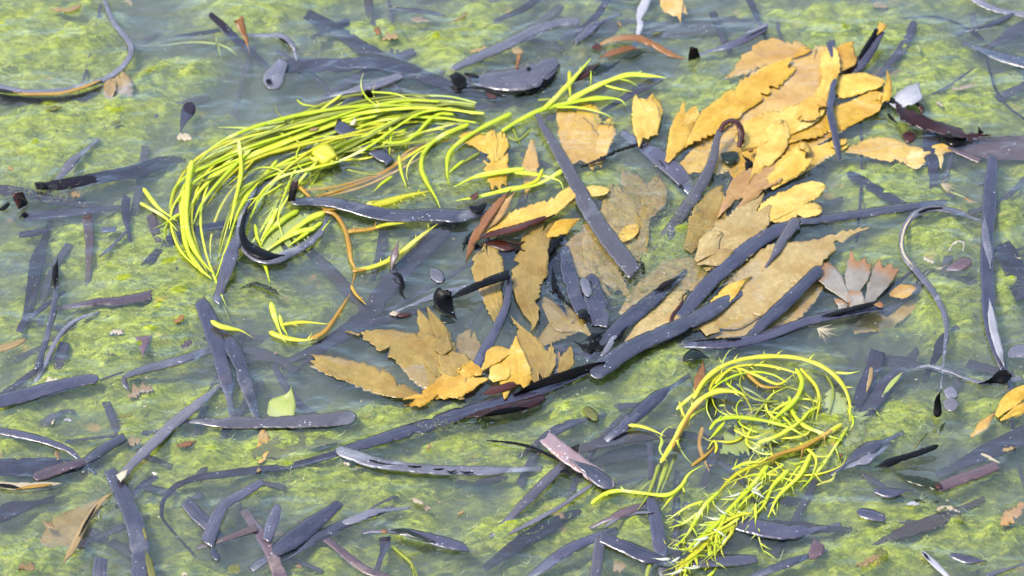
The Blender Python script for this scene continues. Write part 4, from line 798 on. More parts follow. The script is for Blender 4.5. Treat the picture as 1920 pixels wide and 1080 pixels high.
Wk("upright yellow bud shaped frond with notched head", [([(1216,262),(1212,236),(1208,206),(1196,182)],[34,50,48,24],'cr'), ([(1214,236),(1220,206),(1226,180)],[40,40,24],'cr')], 'wrack_yellow', 1.4, 3.5)
Wk("narrow pale yellow frond leaning right beside the bud shaped one", [([(1248,302),(1268,268),(1282,234),(1294,202)],[20,36,38,30],'pc'), ([(1284,236),(1298,216),(1306,200)],[16,20,12],'pr')], 'wrack_yellow', 1.6, 3)
Wk("orange forked frond inside the lime tangle's right end", [([(938,352),(934,326),(930,296)],[26,34,38],'cc'), ([(930,302),(910,274),(888,260),(864,258)],[28,30,26,18],'pc'), ([(930,302),(938,272),(944,250)],[26,28,24],'pr'), ([(926,296),(918,268),(926,246)],[20,24,18],'pr')], 'wrack_gold', .9, 4)
Wk("dim orange ribbon frond sunk left of the long purple blade", [([(1000,262),(994,310),(984,372)],[16,28,20],'pp')], 'wrack_orange', -2.5, 3)
Wk("folded orange and yellow frond tucked under the long purple blade", [([(894,442),(930,424),(980,408),(1030,388),(1086,352)],[6,26,34,34,20],'pr',[1.5,3,3.5,3,2]), ([(1040,386),(1080,366),(1110,358),(1142,358)],[16,26,22,16],'pr',[2,1.8,1.6,1.2])], 'wrack_yellow', None, 4)
o = E("red brown folded frond edges fanning at the middle left", [(872,492),(884,462),(900,430),(926,392),(958,354)], [4,12,16,14,8], [.8,2,4,6,7.5], 'weed_rust', 'pp', 'serrated_wrack', 'seaweed', 'serrated wrack fronds', serr=2.5)
addp(o, 'fold', 'weed_redbrown', [(892,448),(930,436),(980,424),(1040,402)], [4,13,14,5], [3,4.5,5,4], "dark red brown fold", ends='pp', serr=2)
addp(o, 'fold', 'wrack_mauve', [(900,444),(920,414),(944,386),(966,360)], [8,24,22,6], [2.4,4,5.5,6.5], "mauve inner fold", ends='pp')
addp(o, 'shaded_fold', 'weed_redbrown', [(900,458),(930,456),(960,460),(984,452)], [12,26,24,6], .9, "nearly black fold with painted shade", ends='pp')  # shade in the fold, put in as a dark piece
Wk("long tan frond hanging down the middle with toothed right edge", [([(1024,412),(1006,450),(992,500),(990,550),(1004,600),(996,622)],[30,54,60,62,46,12],'cp')], 'wrack_tan', 1.3, 6)
Wk("dull tan frond left of the long hanging one", [([(912,462),(914,500),(918,540),(930,580),(940,622)],[56,64,48,46,16],'rp')], 'wrack_tan', .5, 5)
Wk("mustard leaf curling over the middle slate blade", [([(1026,444),(1046,432),(1068,420),(1088,410)],[14,30,30,12],'pp',[1.5,3,3.5,3])], 'wrack_gold', None, 3)
Wk("brown sunken frond below the mustard leaf", [([(1120,420),(1092,446),(1084,480),(1110,520),(1150,560)],[20,44,48,40,20],'pp')], 'wrack_tan', -1.6, 3)
Wk("amber brown forked frond sunk in the fluff at the centre", [([(1206,480),(1204,440),(1206,404)],[18,22,26],'cc'), ([(1206,410),(1196,370),(1176,322)],[28,40,34],'pr'), ([(1208,410),(1226,372),(1236,334)],[30,40,34],'pr')], 'wrack_tan', -.8, 3)
Wk("tan lobed frond under the looped speckled blade", [([(1290,470),(1312,428),(1336,390),(1356,356)],[46,58,50,26],'pr')], 'wrack_tan', 1.1, 3)
Wk("wide pale spotted frond left of the three fingered one", [([(1316,500),(1352,464),(1392,428),(1436,384)],[44,72,74,40],'pc')], 'wrack_spotted', .9, 4)
Wk("pair of small cream tan lobes in the fluff", [([(1304,488),(1322,468),(1336,452),(1352,440)],[14,30,32,20],'pr',1.9), ([(1308,494),(1330,488),(1352,482),(1374,474)],[12,24,26,12],'pr',1.8)], 'wrack_spotted', 1.8, 1.5)
Wk("gold sliver with jagged side behind the wide purple blade", [([(1368,496),(1400,470),(1432,436)],[12,28,10],'pp')], 'wrack_gold', .7, 3, rib=False)
Wk("small cream yellow lobe right of the long purple blade", [([(1156,456),(1176,438),(1198,424)],[14,22,16],'pr')], 'wrack_yellow', 1, 1.5, rib=False)
Wk("amber frond sunk between the leaning pale frond and dark hoop", [([(1262,330),(1310,300),(1362,280),(1404,262)],[30,56,60,40],'pr')], 'wrack_gold', -1.1, 4)
Wk("broad tan frond sunk along the right of the long purple blade", [([(1192,520),(1176,462),(1160,404),(1150,350)],[40,64,62,34],'pr')], 'wrack_tan', -1.6, 4)
Wk("tan frond sunk below the pale spotted one", [([(1290,540),(1350,504),(1404,466),(1452,424)],[36,66,62,30],'pp')], 'wrack_tan', -1.2, 4)
Wk("brown frond sunk to the left of the crinkled dark blade", [([(1096,420),(1120,474),(1150,520),(1186,566)],[40,60,58,30],'pp')], 'wrack_tan', -2, 4)
Wk("pale tan frond crossing under the fluff", [([(1166,592),(1214,552),(1272,516),(1330,486)],[36,58,60,30],'pr')], 'wrack_spotted', -1.4, 4)
Wk("olive brown frond in the dark water above the rounded lavender end", [([(1006,650),(1046,618),(1086,588),(1120,548)],[30,50,44,20],'pp')], 'wrack_tan', -2.6, 4)
Wk("gold frond filling the gap under the crisp tipped frond", [([(1372,330),(1412,300),(1456,278),(1502,262)],[36,54,48,24],'pr')], 'wrack_orange', .1, 4)
Wk("amber strap under the upturned horn frond", [([(1404,290),(1456,276),(1520,262),(1580,246)],[30,44,42,22],'pp')], 'wrack_gold', -1, 4)
o = Wk("see through tan film frond with a brown rim right of centre", [([(1176,650),(1212,626),(1246,594),(1284,554)],[44,60,58,26],'pr')], 'wrack_spotted', .1, 2, rib=False)
addp(o, 'brown_rim', 'weed_redbrown', [(1196,638),(1224,622),(1254,610),(1262,590),(1278,568),(1280,552)], [2,5,7,6,5,2], 1.2, "dark brown rim", ends='pp')
addp(o, 'film', 'wrack_tan', [(1300,618),(1350,600),(1400,590),(1460,566)], [24,44,44,16], .2, ends='pp')
Wk("large five lobed tan frond at the lower left of the cluster", [([(868,712),(812,680),(750,650),(700,632),(648,620)],[64,84,70,62,22],'cp',.6), ([(830,704),(822,664),(812,622),(798,584)],[56,64,46,32],'pc',.7), ([(820,660),(830,640),(836,622)],[40,32,14],'pp',.8),
    ([(790,744),(736,726),(690,708),(636,690),(584,676)],[24,40,42,38,16],'pc',.5), ([(862,720),(850,684),(836,656)],[44,50,28],'pr',.75)], 'wrack_tan', None, 6)
Wk("orange yellow lobe folded along the five lobed frond's foot", [([(904,700),(872,708),(840,722),(800,738),(756,750)],[26,44,44,32,16],'cp',1.6), ([(904,700),(884,694),(858,692)],[20,30,14],'pr',1.9), ([(820,738),(790,752),(758,760)],[16,16,8],'pp',1.4)], 'wrack_orange', None, 4)
Wk("faint olive frond sunk behind the five lobed tan frond", [([(858,690),(872,664),(886,624)],[34,52,40],'pr')], 'wrack_tan', -4, 3)
Wk("creamy yellow frond folded above the black edged blade", [([(972,728),(964,694),(966,664),(968,630)],[58,54,48,20],'cp',1.8), ([(906,694),(926,668),(946,660),(966,662)],[12,34,38,20],'pp',2.2), ([(920,712),(940,690),(956,670)],[30,44,26],'pp',1.9)], 'wrack_yellow', None, 3)
Wk("tan forked frond right of the creamy folded one", [([(1020,716),(1006,676),(988,636),(958,592)],[30,46,42,22],'cp',1.2), ([(1022,708),(1032,672),(1036,640)],[24,28,10],'pp',1.0), ([(1050,700),(1064,672),(1070,650)],[24,26,10],'pp',.2)], 'wrack_tan', None, 4)
Wk("pale sunken frond tip above the rounded lavender end", [([(1060,712),(1040,690),(1048,660)],[30,44,20],'pp')], 'wrack_bleached', -2, 3, rib=False)
Wk("streaky brown frond base in the dark middle of the cluster", [([(1016,560),(1050,590),(1090,612),(1112,640)],[24,50,40,12],'pp')], 'wrack_tan', -2.4, 3)
Wk("pale olive frond with yellow tips under the left floating log", [([(472,850),(530,836),(580,830),(640,826)],[30,48,40,16],'pp')], 'weed_olive', -1.8, 3, rib=False)
Wk("small yellow leaf with brown spots near the left floating log", [([(482,868),(492,840),(498,806)],[20,26,20],'rr')], 'wrack_orange', -2, 2, rib=False)
Wk("upper gold striped frond at the right edge", [([(1868,780),(1886,758),(1908,742),(1935,728)],[16,24,24,18],'pc')], 'wrack_gold', .8, 1.5)
Wk("lower gold striped frond at the right edge", [([(1876,788),(1898,776),(1916,766),(1935,756)],[8,15,17,14],'pc')], 'wrack_gold', .9, 1.5)
Wk("orange sunken strand reaching up to the gold striped fronds", [([(1820,818),(1844,796),(1868,772)],[10,18,14],'pp')], 'wrack_orange', -1.5, 1.5, rib=False)
Wk("peach rotting frond hanging under the golden curl at upper left", [([(222,138),(222,165),(230,195),(236,226)],[44,50,42,18],'rp',[.8,0,-3,-8]), ([(208,148),(206,172),(208,194)],[16,18,8],'rp',[1.2,.4,-1])], 'weed_peach', None, 3, rib=False)
Wk("sunken orange frond right of the bleached fork", [([(1668,552),(1690,546),(1716,542)],[18,28,12],'pr')], 'wrack_orange', -1.5, 2, rib=False)
Wk("dim tan frond sunk below the bleached fork", [([(1600,620),(1640,600),(1690,580),(1740,560)],[30,56,50,20],'pp')], 'wrack_tan', -8, 3, rib=False)
o = Wk("warty brown strip arching over black weed near the top", [([(1118,90),(1140,76),(1170,70),(1200,72),(1228,86),(1256,100),(1284,110)],[8,11,12,12,12,9,3],'pp',[1,3,4,4,3,1.5,.6])], 'weed_rust', None, 1.5, rib=False, group=None)
addp(o, 'lower_strip', 'weed_rust', [(1124,108),(1150,98),(1180,90),(1200,92)], [6,11,11,5], [1,2.5,3,2], ends='pp')
addp(o, 'dark_leaf', 'weed_blackgreen', [(1162,110),(1180,104),(1200,98),(1212,98)], [8,18,18,6], 1.6, "dark green leaf with orange middle", ends='pp')
addp(o, 'dark_leaf', 'weed_redbrown', [(1110,90),(1120,86),(1126,98)], [8,14,6], 2.6, "dark red leaf", ends='rp')
E("red brown strip under the lime sprig near the top", [(1070,158),(1090,142),(1106,130),(1124,118)], [6,14,14,6], [.8,1.5,1.5,.8], 'weed_redbrown', 'pp', 'weed_strip', 'seaweed', None)
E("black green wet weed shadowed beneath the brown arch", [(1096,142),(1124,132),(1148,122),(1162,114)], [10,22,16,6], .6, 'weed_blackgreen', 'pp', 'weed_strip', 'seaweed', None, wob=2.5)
E("mossy green black stub behind the yellow spiny weed's arch", [(1280,676),(1292,668),(1306,664),(1330,672)], [10,20,24,10], [1,3,3.5,2], 'weed_blackgreen', 'rp', 'blade_stub', wob=2.5)
E("brown rotten leaf hanging from the mossy stub", [(1318,676),(1316,698),(1308,720),(1300,744)], [12,20,16,6], .8, 'weed_rust', 'pp', 'weed_strip', 'seaweed', None)
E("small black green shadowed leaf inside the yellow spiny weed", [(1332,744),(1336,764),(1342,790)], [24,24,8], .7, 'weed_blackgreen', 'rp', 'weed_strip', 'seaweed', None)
E("lime green folded leaf tip standing above the floating log", [(514,788),(528,768),(542,746),(547,724)], [34,56,42,5], [-2,.8,3,6], 'weed_lime', 'cp', 'green_leaf', 'leaf', None)
E("small olive oval leaf in the upper left algae", [(86,206),(100,203),(116,201)], [6,10,5], .6, 'weed_olive', 'pp', 'green_leaf', 'leaf', None)
E("yellow olive strip lying on the tall lower left blade", [(272,1030),(280,1054),(288,1092)], [8,14,14], 1.2, 'weed_olive', 'pc', 'weed_strip', 'seaweed', None)
E("yellow chip on the tall lower left blade", [(268,988),(272,1000),(275,1012)], [5,7,4], 1.4, 'weed_olive', 'rr', 'weed_strip', 'seaweed', None)
E("lime strip between the two purple blades at right", [(1654,742),(1670,722),(1692,698)], [5,10,7], .5, 'weed_lime', 'pp', 'weed_strip', 'seaweed', None)
E("tan strip lying on the square cut purple blade", [(1634,688),(1632,710),(1624,738)], [7,9,4], .2, 'weed_peach', 'rp', 'weed_strip', 'seaweed', None)
E("olive tan bud floating above the purple chips", [(1094,764),(1108,774),(1120,788)], [10,18,12], .9, 'weed_olive', 'rr', 'weed_strip', 'seaweed', None)
E("grey purple petal shaped film beside the black claw", [(1770,732),(1782,736),(1796,742)], [14,28,14], .5, 'eelgrass_grey', 'rr', 'blade_scrap')
E("lower grey petal shaped film beside the black claw", [(1768,754),(1782,758),(1798,758)], [14,30,16], .5, 'eelgrass_grey', 'rr', 'blade_scrap')
E("pale torn film at the right edge above the gold fronds", [(1890,668),(1906,658),(1930,656)], [10,24,24], .6, 'eelgrass_grey', 'rc', 'blade_scrap')
E("black green leaf below the black claw", [(1762,812),(1766,800),(1772,792)], [7,8,4], .5, 'weed_blackgreen', 'pp', 'blade_scrap')
E("mossy dark slit of algae at the foot of the lime tangle", [(452,540),(480,532),(510,544),(524,552)], [4,8,10,5], 1.2, 'weed_blackgreen', 'pp', 'weed_strip', 'seaweed', None, wob=3)

for lb, pts, w, z in (  # black strips painting the shade between pieces, besides one film edge
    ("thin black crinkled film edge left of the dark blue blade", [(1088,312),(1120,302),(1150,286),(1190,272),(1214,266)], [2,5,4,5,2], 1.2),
    ("black painted gap shade beside the top of the long hanging tan frond", [(1030,482),(1036,462),(1050,448),(1062,438)], [4,14,14,4], .5),
    ("curved black streak of painted shade left of the middle slate blade", [(1036,500),(1040,530),(1056,560),(1080,584)], [2,5,5,3], 1.1),
    ("black painted hollow shade behind the dull tan frond", [(946,452),(964,462),(984,470)], [6,16,6], .3),
    ("thin black line of painted shade in the fluff at the left of crinkled blade", [(1190,486),(1204,498),(1206,514)], [3,7,3], 1.3),
    ("short black streak of painted shade above the lavender blade end", [(1098,520),(1106,530),(1108,540)], [2,6,3], 2.4),
    ("black rim of painted shade along the lower side of the hooped gold gap", [(1478,206),(1500,196),(1520,184)], [2,6,2], .6),
    ("small black streaks of painted shade under the upturned horn frond", [(1612,200),(1640,196),(1668,176)], [2,7,3], .7),
    ("black painted slot shade between the two long blades at centre", [(1150,640),(1164,628),(1176,610)], [3,8,3], 2.8),
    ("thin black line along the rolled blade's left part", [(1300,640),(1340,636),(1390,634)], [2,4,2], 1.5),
    ("black painted corner shade beneath the orange frond stem", [(868,470),(874,452),(886,432)], [3,8,3], .7),
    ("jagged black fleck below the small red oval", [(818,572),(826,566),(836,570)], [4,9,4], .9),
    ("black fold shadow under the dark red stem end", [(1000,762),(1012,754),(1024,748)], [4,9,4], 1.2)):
    E(lb, pts, w, z, 'eelgrass_black', 'pp', 'dark_sliver', 'seagrass blade', 'black slivers of painted shade and film edge in the middle clump', wob=2, rag=.15, step=2)

for lb, pts, w, z in (  # broad black sheets laid in as the shade of gaps and hollows
    ("broad black sheet of painted hollow shade under the red brown folded fronds", [(874,470),(910,462),(950,470),(1000,478)], [14,34,34,14], -.1),
    ("tall black sheet of painted gap shade between the long tan frond and the slate blade", [(1040,450),(1034,500),(1040,548),(1062,590)], [14,26,24,8], -.1),
    ("black sheet of painted shade where the crinkled blade meets the tan fork", [(1076,640),(1104,650),(1140,636),(1168,610)], [8,24,22,8], -.1),
    ("black sheet of painted gap shade below the dark blue blade in the fluff", [(1236,300),(1262,330),(1286,366)], [8,16,6], .4),
    ("dark sheet of painted gap shade under the gold lobes by the brown hoop", [(1392,290),(1404,306),(1396,330)], [10,18,6], 1.9)):
    E(lb, pts, w, z, 'eelgrass_black', 'pp', 'dark_sliver', 'seagrass blade', 'black slivers of painted shade and film edge in the middle clump', wob=2, rag=.12, step=2)
# ------------------------------------------------------------------ stringy weed
def strand(parent, pts, w, z, mat, spikes=0, spl=14, seed=0, ends='rp', flat=.6, name='strand', side=0):
    w = [v * .84 for v in ctl(w, len(pts))]
    V, F, U, E_, c, d = tube_geo(pts, w, z, flat, ends, 1, seed); gs = [(V, F, U, E_)]
    r = random.Random(seed + 5)
    for k in range(spikes):
        i = int((k + r.uniform(.2, .8)) / spikes * (len(c) - 2)); p = c[i]; dd = d[i]; sg = side or r.choice((-1, 1))
        a = math.atan2(dd[1], dd[0]) + sg * r.uniform(.5, 1.1); L = spl * r.uniform(.55, 1.5); bend = sg * r.uniform(-.4, .5)
        q = [(p[0], p[1])]
        for m in range(3): q.append((q[-1][0] + math.cos(a) * L / 3, q[-1][1] + math.sin(a) * L / 3)); a -= bend * .5
        zz = float(p[3]); hz = r.uniform(-.5, 2.2)
        gs.append(tube_geo(q, [max(3, p[2] * .55), max(2.6, p[2] * .45), 2, 1.0], [zz, zz + hz * .5, zz + hz, zz + hz * 1.3], .5, 'rp', .3, seed + k, 5)[:4])
    V, F, U, E_ = merge(gs)
    return link(name, V, F, mat, parent, U, E_)
def blend(a, b, t, n=11):
    A, _ = spline(a, 20); B, _ = spline(b, 20); q = np.linspace(0, 1, n); t = np.asarray(t)[..., None] if np.ndim(t) else t
    s = lambda M: np.stack([np.interp(q, np.linspace(0, 1, len(M)), M[:, k]) for k in (0, 1)], 1)
    return s(A) * (1 - t) + s(B) * t
g1 = [(925,204),(850,188),(770,178),(690,186),(600,210),(520,236),(440,252),(370,276),(310,310),(272,352),(290,392),(330,412)]
g2 = [(912,212),(840,198),(760,198),(680,212),(590,240),(500,268),(420,300),(366,340),(346,390),(350,450),(366,490),(392,524)]
g3 = [(905,222),(830,214),(760,224),(690,246),(610,274),(540,304),(480,340),(448,390),(436,440),(420,480),(410,520)]
g4 = [(900,228),(840,232),(770,250),(700,272),(640,292),(580,320),(530,356),(496,400),(476,440),(482,470)]
GD = [g1, g2, g3, g4]
o = empty("gutweed_tangle", 520, 300); tag(o, "great lime green tangle of stringy weed sweeping left from the top middle", "seaweed", "stringy green weeds")
r = random.Random(3)
for k in range(60):
    t = (k + r.random()) / 60 * 2.999; i = int(t)
    if k < 14: t = r.uniform(0, 1.0); i = int(min(t, .99))
    c = blend(GD[i], GD[i + 1], np.clip(t - i + r.gauss(0, 1.1) * np.linspace(-.5, 1, 11) + r.gauss(0, .12) * np.sin(np.linspace(0, 6, 11)), -.3, 1.6))
    a0 = r.uniform(0, .45); a1 = min(1, a0 + r.uniform(.35, .85)); n = len(c)
    q = np.linspace(a0, a1, 9); c = np.stack([np.interp(q, np.linspace(0, 1, n), c[:, j]) for j in (0, 1)], 1)
    ph, am = r.uniform(0, 6.3), r.uniform(4, 20)
    off = am * np.sin(np.linspace(0, r.uniform(3, 7), 9) + ph)
    c[:, 0] += off * .5; c[:, 1] += off + r.uniform(-9, 9)
    z = r.uniform(-1.8, 3.2) if k % 3 else r.uniform(-7, -1)
    strand(o, c.tolist(), [r.uniform(3.5, 6.5), r.uniform(4.5, 9.5), r.uniform(3.5, 6.5)], [z, z + r.uniform(-1, 1), z + r.uniform(-1.5, 1)], 'neon_weed' if r.random() < .72 else ('green_stem' if r.random() < .6 else 'yellow_weed'), seed=k)
for k, (pts, w, z) in enumerate([
    ([(268,352),(296,388),(332,414)],9,2.5), ([(262,380),(284,392),(310,408),(334,434)],8,1.5), ([(352,470),(372,500),(398,524)],11,2), ([(345,360),(343,420),(352,468),(372,504)],13,3),
    ([(360,300),(352,350),(350,420),(366,470),(398,512)],12,3.4), ([(470,280),(420,330),(380,380),(362,420)],8,2.6), ([(448,262),(452,320),(440,380),(430,430)],9,3), ([(520,300),(470,360),(440,410)],7,1),
    ([(610,398),(580,410),(540,440),(500,470)],12,1.2), ([(592,428),(556,436),(520,456),(494,474)],11,1.6), ([(560,394),(530,412),(500,440),(486,466)],12,1.4), ([(604,416),(570,440),(540,462)],9,.8),
    ([(478,420),(484,450),(496,470)],9,1), ([(470,480),(494,492),(506,530)],10,.5), ([(574,470),(598,440),(620,412)],7,.4), ([(420,524),(436,470),(470,420)],8,.2), ([(520,390),(506,420),(488,452)],10,2),
    ([(640,178),(588,214),(556,222)],5,2), ([(690,172),(742,176),(774,190)],5,2), ([(556,186),(570,196),(606,200)],4,1), ([(728,226),(733,250),(730,290)],8,1.4), ([(570,212),(552,222),(542,240)],6,2)]):
    strand(o, pts, w, z, 'neon_weed', seed=100 + k)
r = random.Random(9)
for k in range(16):
    x0, y0 = r.choice(((r.uniform(300, 560), r.uniform(270, 420)), (r.uniform(560, 860), r.uniform(195, 290)))); a = r.uniform(2.0, 4.2); q = [(x0, y0)]; b_ = r.uniform(-.5, .5)
    for m in range(5): q.append((q[-1][0] + 20 * math.cos(a), q[-1][1] + 15 * math.sin(a))); a += b_
    strand(o, q, [3, r.uniform(3.5, 6), 2.5], r.uniform(1, 4.5), r.choice(('neon_weed', 'yellow_weed', 'green_stem')), seed=800 + k)
o = [q for q in COL.objects if q.name == "gutweed_tangle"][0]
piece('film', 'weed_lime', [(492,472),(520,448),(552,424),(588,404)], [26,52,50,18], -.2, o, ends='rr', rag=.2, step=1.6)
# the right hand strands
o = empty("gutweed_sprig", 900, 280); tag(o, "loose lime green strands hanging between orange frond and slate blade", "seaweed", "stringy green weeds")
for k, (pts, w, z, m, sp) in enumerate([
    ([(960,212),(910,236),(868,262),(842,288),(838,320),(842,344)],10,2,'neon_weed',0), ([(880,232),(826,256),(796,284),(790,314),(800,340),(818,372),(826,392)],10,1.6,'neon_weed',0),
    ([(985,316),(940,322),(890,332),(852,350)],11,2.6,'neon_weed',0), ([(962,322),(1000,326),(1036,334),(1052,342),(1056,356)],9,2.2,'neon_weed',0), ([(1058,318),(1010,344),(950,356),(900,368),(856,376)],10,2.2,'neon_weed',0),
    ([(1018,316),(1004,340),(962,352)],9,3,'yellow_weed',0), ([(686,384),(720,380),(760,368),(806,358)],15,.8,'yellow_weed',9), ([(748,290),(752,320),(762,352)],8,.5,'neon_weed',0),
    ([(736,330),(716,344),(700,360)],6,.2,'neon_weed',0), ([(826,262),(800,272),(756,300)],7,.8,'neon_weed',0), ([(870,300),(850,316),(836,330)],7,1,'neon_weed',0), ([(900,286),(872,302),(858,312)],8,.4,'green_stem',0),
    ([(740,226),(720,260),(680,300)],6,-.5,'neon_weed',0), ([(640,300),(690,296),(720,284)],6,0,'yellow_weed',0), ([(650,318),(690,326),(720,328)],5,0,'green_stem',0)]):
    strand(o, pts, w, z, m, sp, 12, 200 + k)
o = empty("gutweed_sprig", 1100, 200); tag(o, "lime sprig stretching from the top arch along the top of the yellow fronds", "seaweed", "stringy green weeds")
for k, (pts, w, z, m, sp) in enumerate([
    ([(940,246),(980,222),(1020,204),(1070,192),(1120,184),(1160,186),(1174,198)],10,2,'neon_weed',0), ([(1018,206),(1050,176),(1080,142),(1108,110)],11,3,'neon_weed',2), ([(1030,196),(1066,156),(1098,122)],8,3.4,'yellow_weed',1),
    ([(1064,190),(1100,170),(1140,152),(1180,140),(1220,142),(1250,146)],11,2,'neon_weed',3), ([(1068,132),(1068,160),(1070,186)],9,2.6,'yellow_weed',1), ([(1130,158),(1150,164),(1186,172)],5,1,'neon_weed',0),
    ([(1160,148),(1180,152),(1196,162)],4,1,'neon_weed',0), ([(1108,132),(1108,150),(1106,164)],4,2,'neon_weed',0), ([(1040,200),(1090,202),(1130,212),(1150,222)],6,1.6,'neon_weed',0), ([(1008,188),(1030,186),(1060,188)],5,1.4,'green_stem',0),
    ([(952,256),(972,262),(1000,238)],5,.6,'green_stem',0), ([(956,230),(966,250),(976,272)],6,.2,'green_stem',0), ([(1114,212),(1118,226),(1150,230),(1194,234)],3,1.2,'green_stem',0), ([(900,250),(940,250),(970,236)],7,.6,'green_stem',0)]):
    strand(o, pts, w, z, m, sp, 9, 300 + k)
# amber forked stem
o = empty("forked_stem", 640, 460); tag(o, "amber orange forked stem with yellow spiny branches below the slate winding blade", "seaweed")
for k, (pts, w, z, m, sp) in enumerate([
    ([(556,344),(572,360),(592,380),(616,396)],10,1,'amber_stem',0), ([(604,394),(628,402),(646,428),(654,456),(658,486),(666,508),(660,536)],11,1.2,'amber_stem',0), ([(604,398),(620,392),(640,394)],8,1.3,'amber_stem',0),
    ([(650,434),(690,430),(724,422),(762,414)],10,1.4,'amber_stem',5), ([(700,428),(730,420),(790,414)],8,1.5,'yellow_weed',4), ([(664,508),(700,500),(740,482),(780,450),(820,420)],10,1.6,'yellow_weed',9), ([(660,508),(690,504),(710,498)],10,1.7,'amber_stem',0),
    ([(658,534),(668,552),(688,572)],9,1.2,'amber_stem',2), ([(566,356),(620,352),(680,336),(730,316),(770,280),(830,258)],6,-.6,'amber_stem',0), ([(584,372),(650,352),(720,324),(790,276),(850,262)],7,-.3,'amber_stem',0), ([(600,370),(680,350),(760,312),(800,288)],6,-.8,'amber_stem',0)]):
    strand(o, pts, w, z, m, sp, 11, 400 + k, side=-1 if sp else 0)
o = empty("forked_stem", 560, 610); tag(o, "lower hooked stem turning from lime to amber below the lime tangle", "seaweed")
for k, (pts, w, z, m, sp) in enumerate([
    ([(508,566),(514,590),(522,614),(530,632)],11,1,'neon_weed',0), ([(504,622),(530,632),(566,638),(596,634)],11,1.2,'yellow_weed',2), ([(580,636),(606,624),(624,602),(640,578),(656,552)],11,1.3,'amber_stem',1), ([(530,608),(570,604),(618,608)],8,1.4,'yellow_weed',1), ([(524,590),(530,612),(540,630)],8,.9,'neon_weed',0)]):
    strand(o, pts, w, z, m, sp, 12, 450 + k)
o = empty("weed_tip", 420, 610); tag(o, "single neon yellow weed tip poking out beside the broad falling blade", "seaweed")
strand(o, [(395,601),(412,611),(432,616),(452,620),(476,634)], [10,12,10,8,5], [3,2.6,1.5,.2,-1.5], 'yellow_weed', 0, seed=470)
# bottom right spiny weed
o = empty("spiny_weed", 1400, 800); tag(o, "big yellow green spiny weed arching at the lower right", "seaweed")
for k, (pts, w, z, m, sp, sd) in enumerate([
    ([(1300,748),(1322,712),(1356,686),(1400,672),(1450,668),(1500,672),(1544,688),(1576,716),(1592,750),(1594,790)],12,3,'yellow_weed',9,-1), ([(1238,868),(1262,830),(1284,790),(1306,756),(1344,734),(1384,736),(1398,744)],15,3.5,'yellow_weed',3,0), ([(1260,840),(1280,800),(1300,768),(1330,740)],10,3.9,'amber_stem',0,0),
    ([(1178,797),(1200,799),(1222,806),(1248,818)],10,2,'yellow_weed',0,0), ([(1274,752),(1280,774),(1292,796)],10,2,'yellow_weed',1,0), ([(1268,768),(1300,740),(1346,700)],9,1.5,'neon_weed',0,0),
    ([(1330,806),(1346,788),(1380,782),(1430,788),(1476,800),(1510,818)],11,2.6,'neon_weed',2,0), ([(1492,690),(1504,716),(1492,748),(1462,776),(1440,796)],14,3,'neon_weed',1,0), ([(1500,690),(1530,724),(1536,756),(1530,784)],11,2,'yellow_weed',2,0),
    ([(1480,742),(1486,772),(1506,796),(1540,812),(1580,826)],12,2.2,'neon_weed',2,0), ([(1386,690),(1420,704),(1460,720),(1490,700)],9,2,'yellow_weed',3,0), ([(1340,720),(1372,690),(1420,684),(1470,692),(1510,706)],8,1.6,'yellow_weed',6,0),
    ([(1356,702),(1380,688),(1396,712)],8,2.4,'yellow_weed',2,0), ([(1400,700),(1430,724),(1470,726)],10,1.8,'amber_stem',2,0), ([(1590,766),(1600,790),(1594,806)],9,1.4,'neon_weed',1,0), ([(1566,698),(1590,700),(1612,696)],6,.8,'neon_weed',0,0),
    ([(1360,790),(1346,806),(1330,824)],10,1.5,'neon_weed',0,0), ([(1420,830),(1460,816),(1500,790),(1520,770)],11,2.4,'neon_weed',1,0), ([(1580,794),(1540,820),(1490,842),(1430,866),(1380,890),(1340,930)],13,2.2,'yellow_weed',6,0),
    ([(1560,806),(1510,836),(1466,850),(1420,870)],11,2.6,'amber_stem',3,0), ([(1440,872),(1410,910),(1376,946),(1346,980),(1310,1010),(1280,1040)],13,2.4,'neon_weed',11,0), ([(1480,880),(1450,910),(1430,950),(1400,978)],12,1.8,'neon_weed',8,0),
    ([(1520,850),(1500,890),(1460,930),(1440,970)],11,1.6,'neon_weed',6,0), ([(1350,920),(1320,950),(1290,1000),(1262,1030)],11,1.8,'neon_weed',10,0), ([(1380,984),(1340,1004),(1310,1030),(1270,1070),(1246,1092)],14,2.4,'yellow_weed',14,0),
    ([(1400,960),(1360,976),(1320,980)],11,2,'neon_weed',8,0), ([(1310,1040),(1290,1056),(1280,1090)],10,1.2,'neon_weed',5,0), ([(1330,1010),(1330,1040),(1322,1070)],9,1,'neon_weed',4,0), ([(1296,874),(1312,862),(1330,848),(1344,832)],10,.6,'amber_stem',0,0), ([(1318,800),(1312,836),(1330,884)],14,-1.5,'amber_stem',0,0),
    ([(1340,850),(1344,838),(1338,826),(1326,844)],8,2,'yellow_weed',0,0), ([(1372,880),(1400,868),(1440,866)],8,2.4,'neon_weed',6,0), ([(1540,760),(1512,776),(1490,806)],8,1,'neon_weed',2,0), ([(1590,800),(1560,846),(1536,880),(1500,920)],10,1.2,'neon_weed',4,0),
    ([(1450,740),(1420,772),(1404,800)],8,1,'green_stem',1,0), ([(1500,830),(1530,860),(1520,900)],9,1.4,'yellow_weed',5,0), ([(1410,800),(1400,830),(1424,850)],9,1.4,'neon_weed',2,0), ([(1548,700),(1562,730),(1556,770),(1540,800)],8,-.4,'green_stem',1,0), ([(1380,720),(1420,740),(1452,770)],8,-.6,'green_stem',1,0)]):
    strand(o, pts, w * .82, z - (.8 if k % 3 == 0 and k > 6 else 0), m, sp, 22 if k > 17 else 15, 500 + k, side=sd)
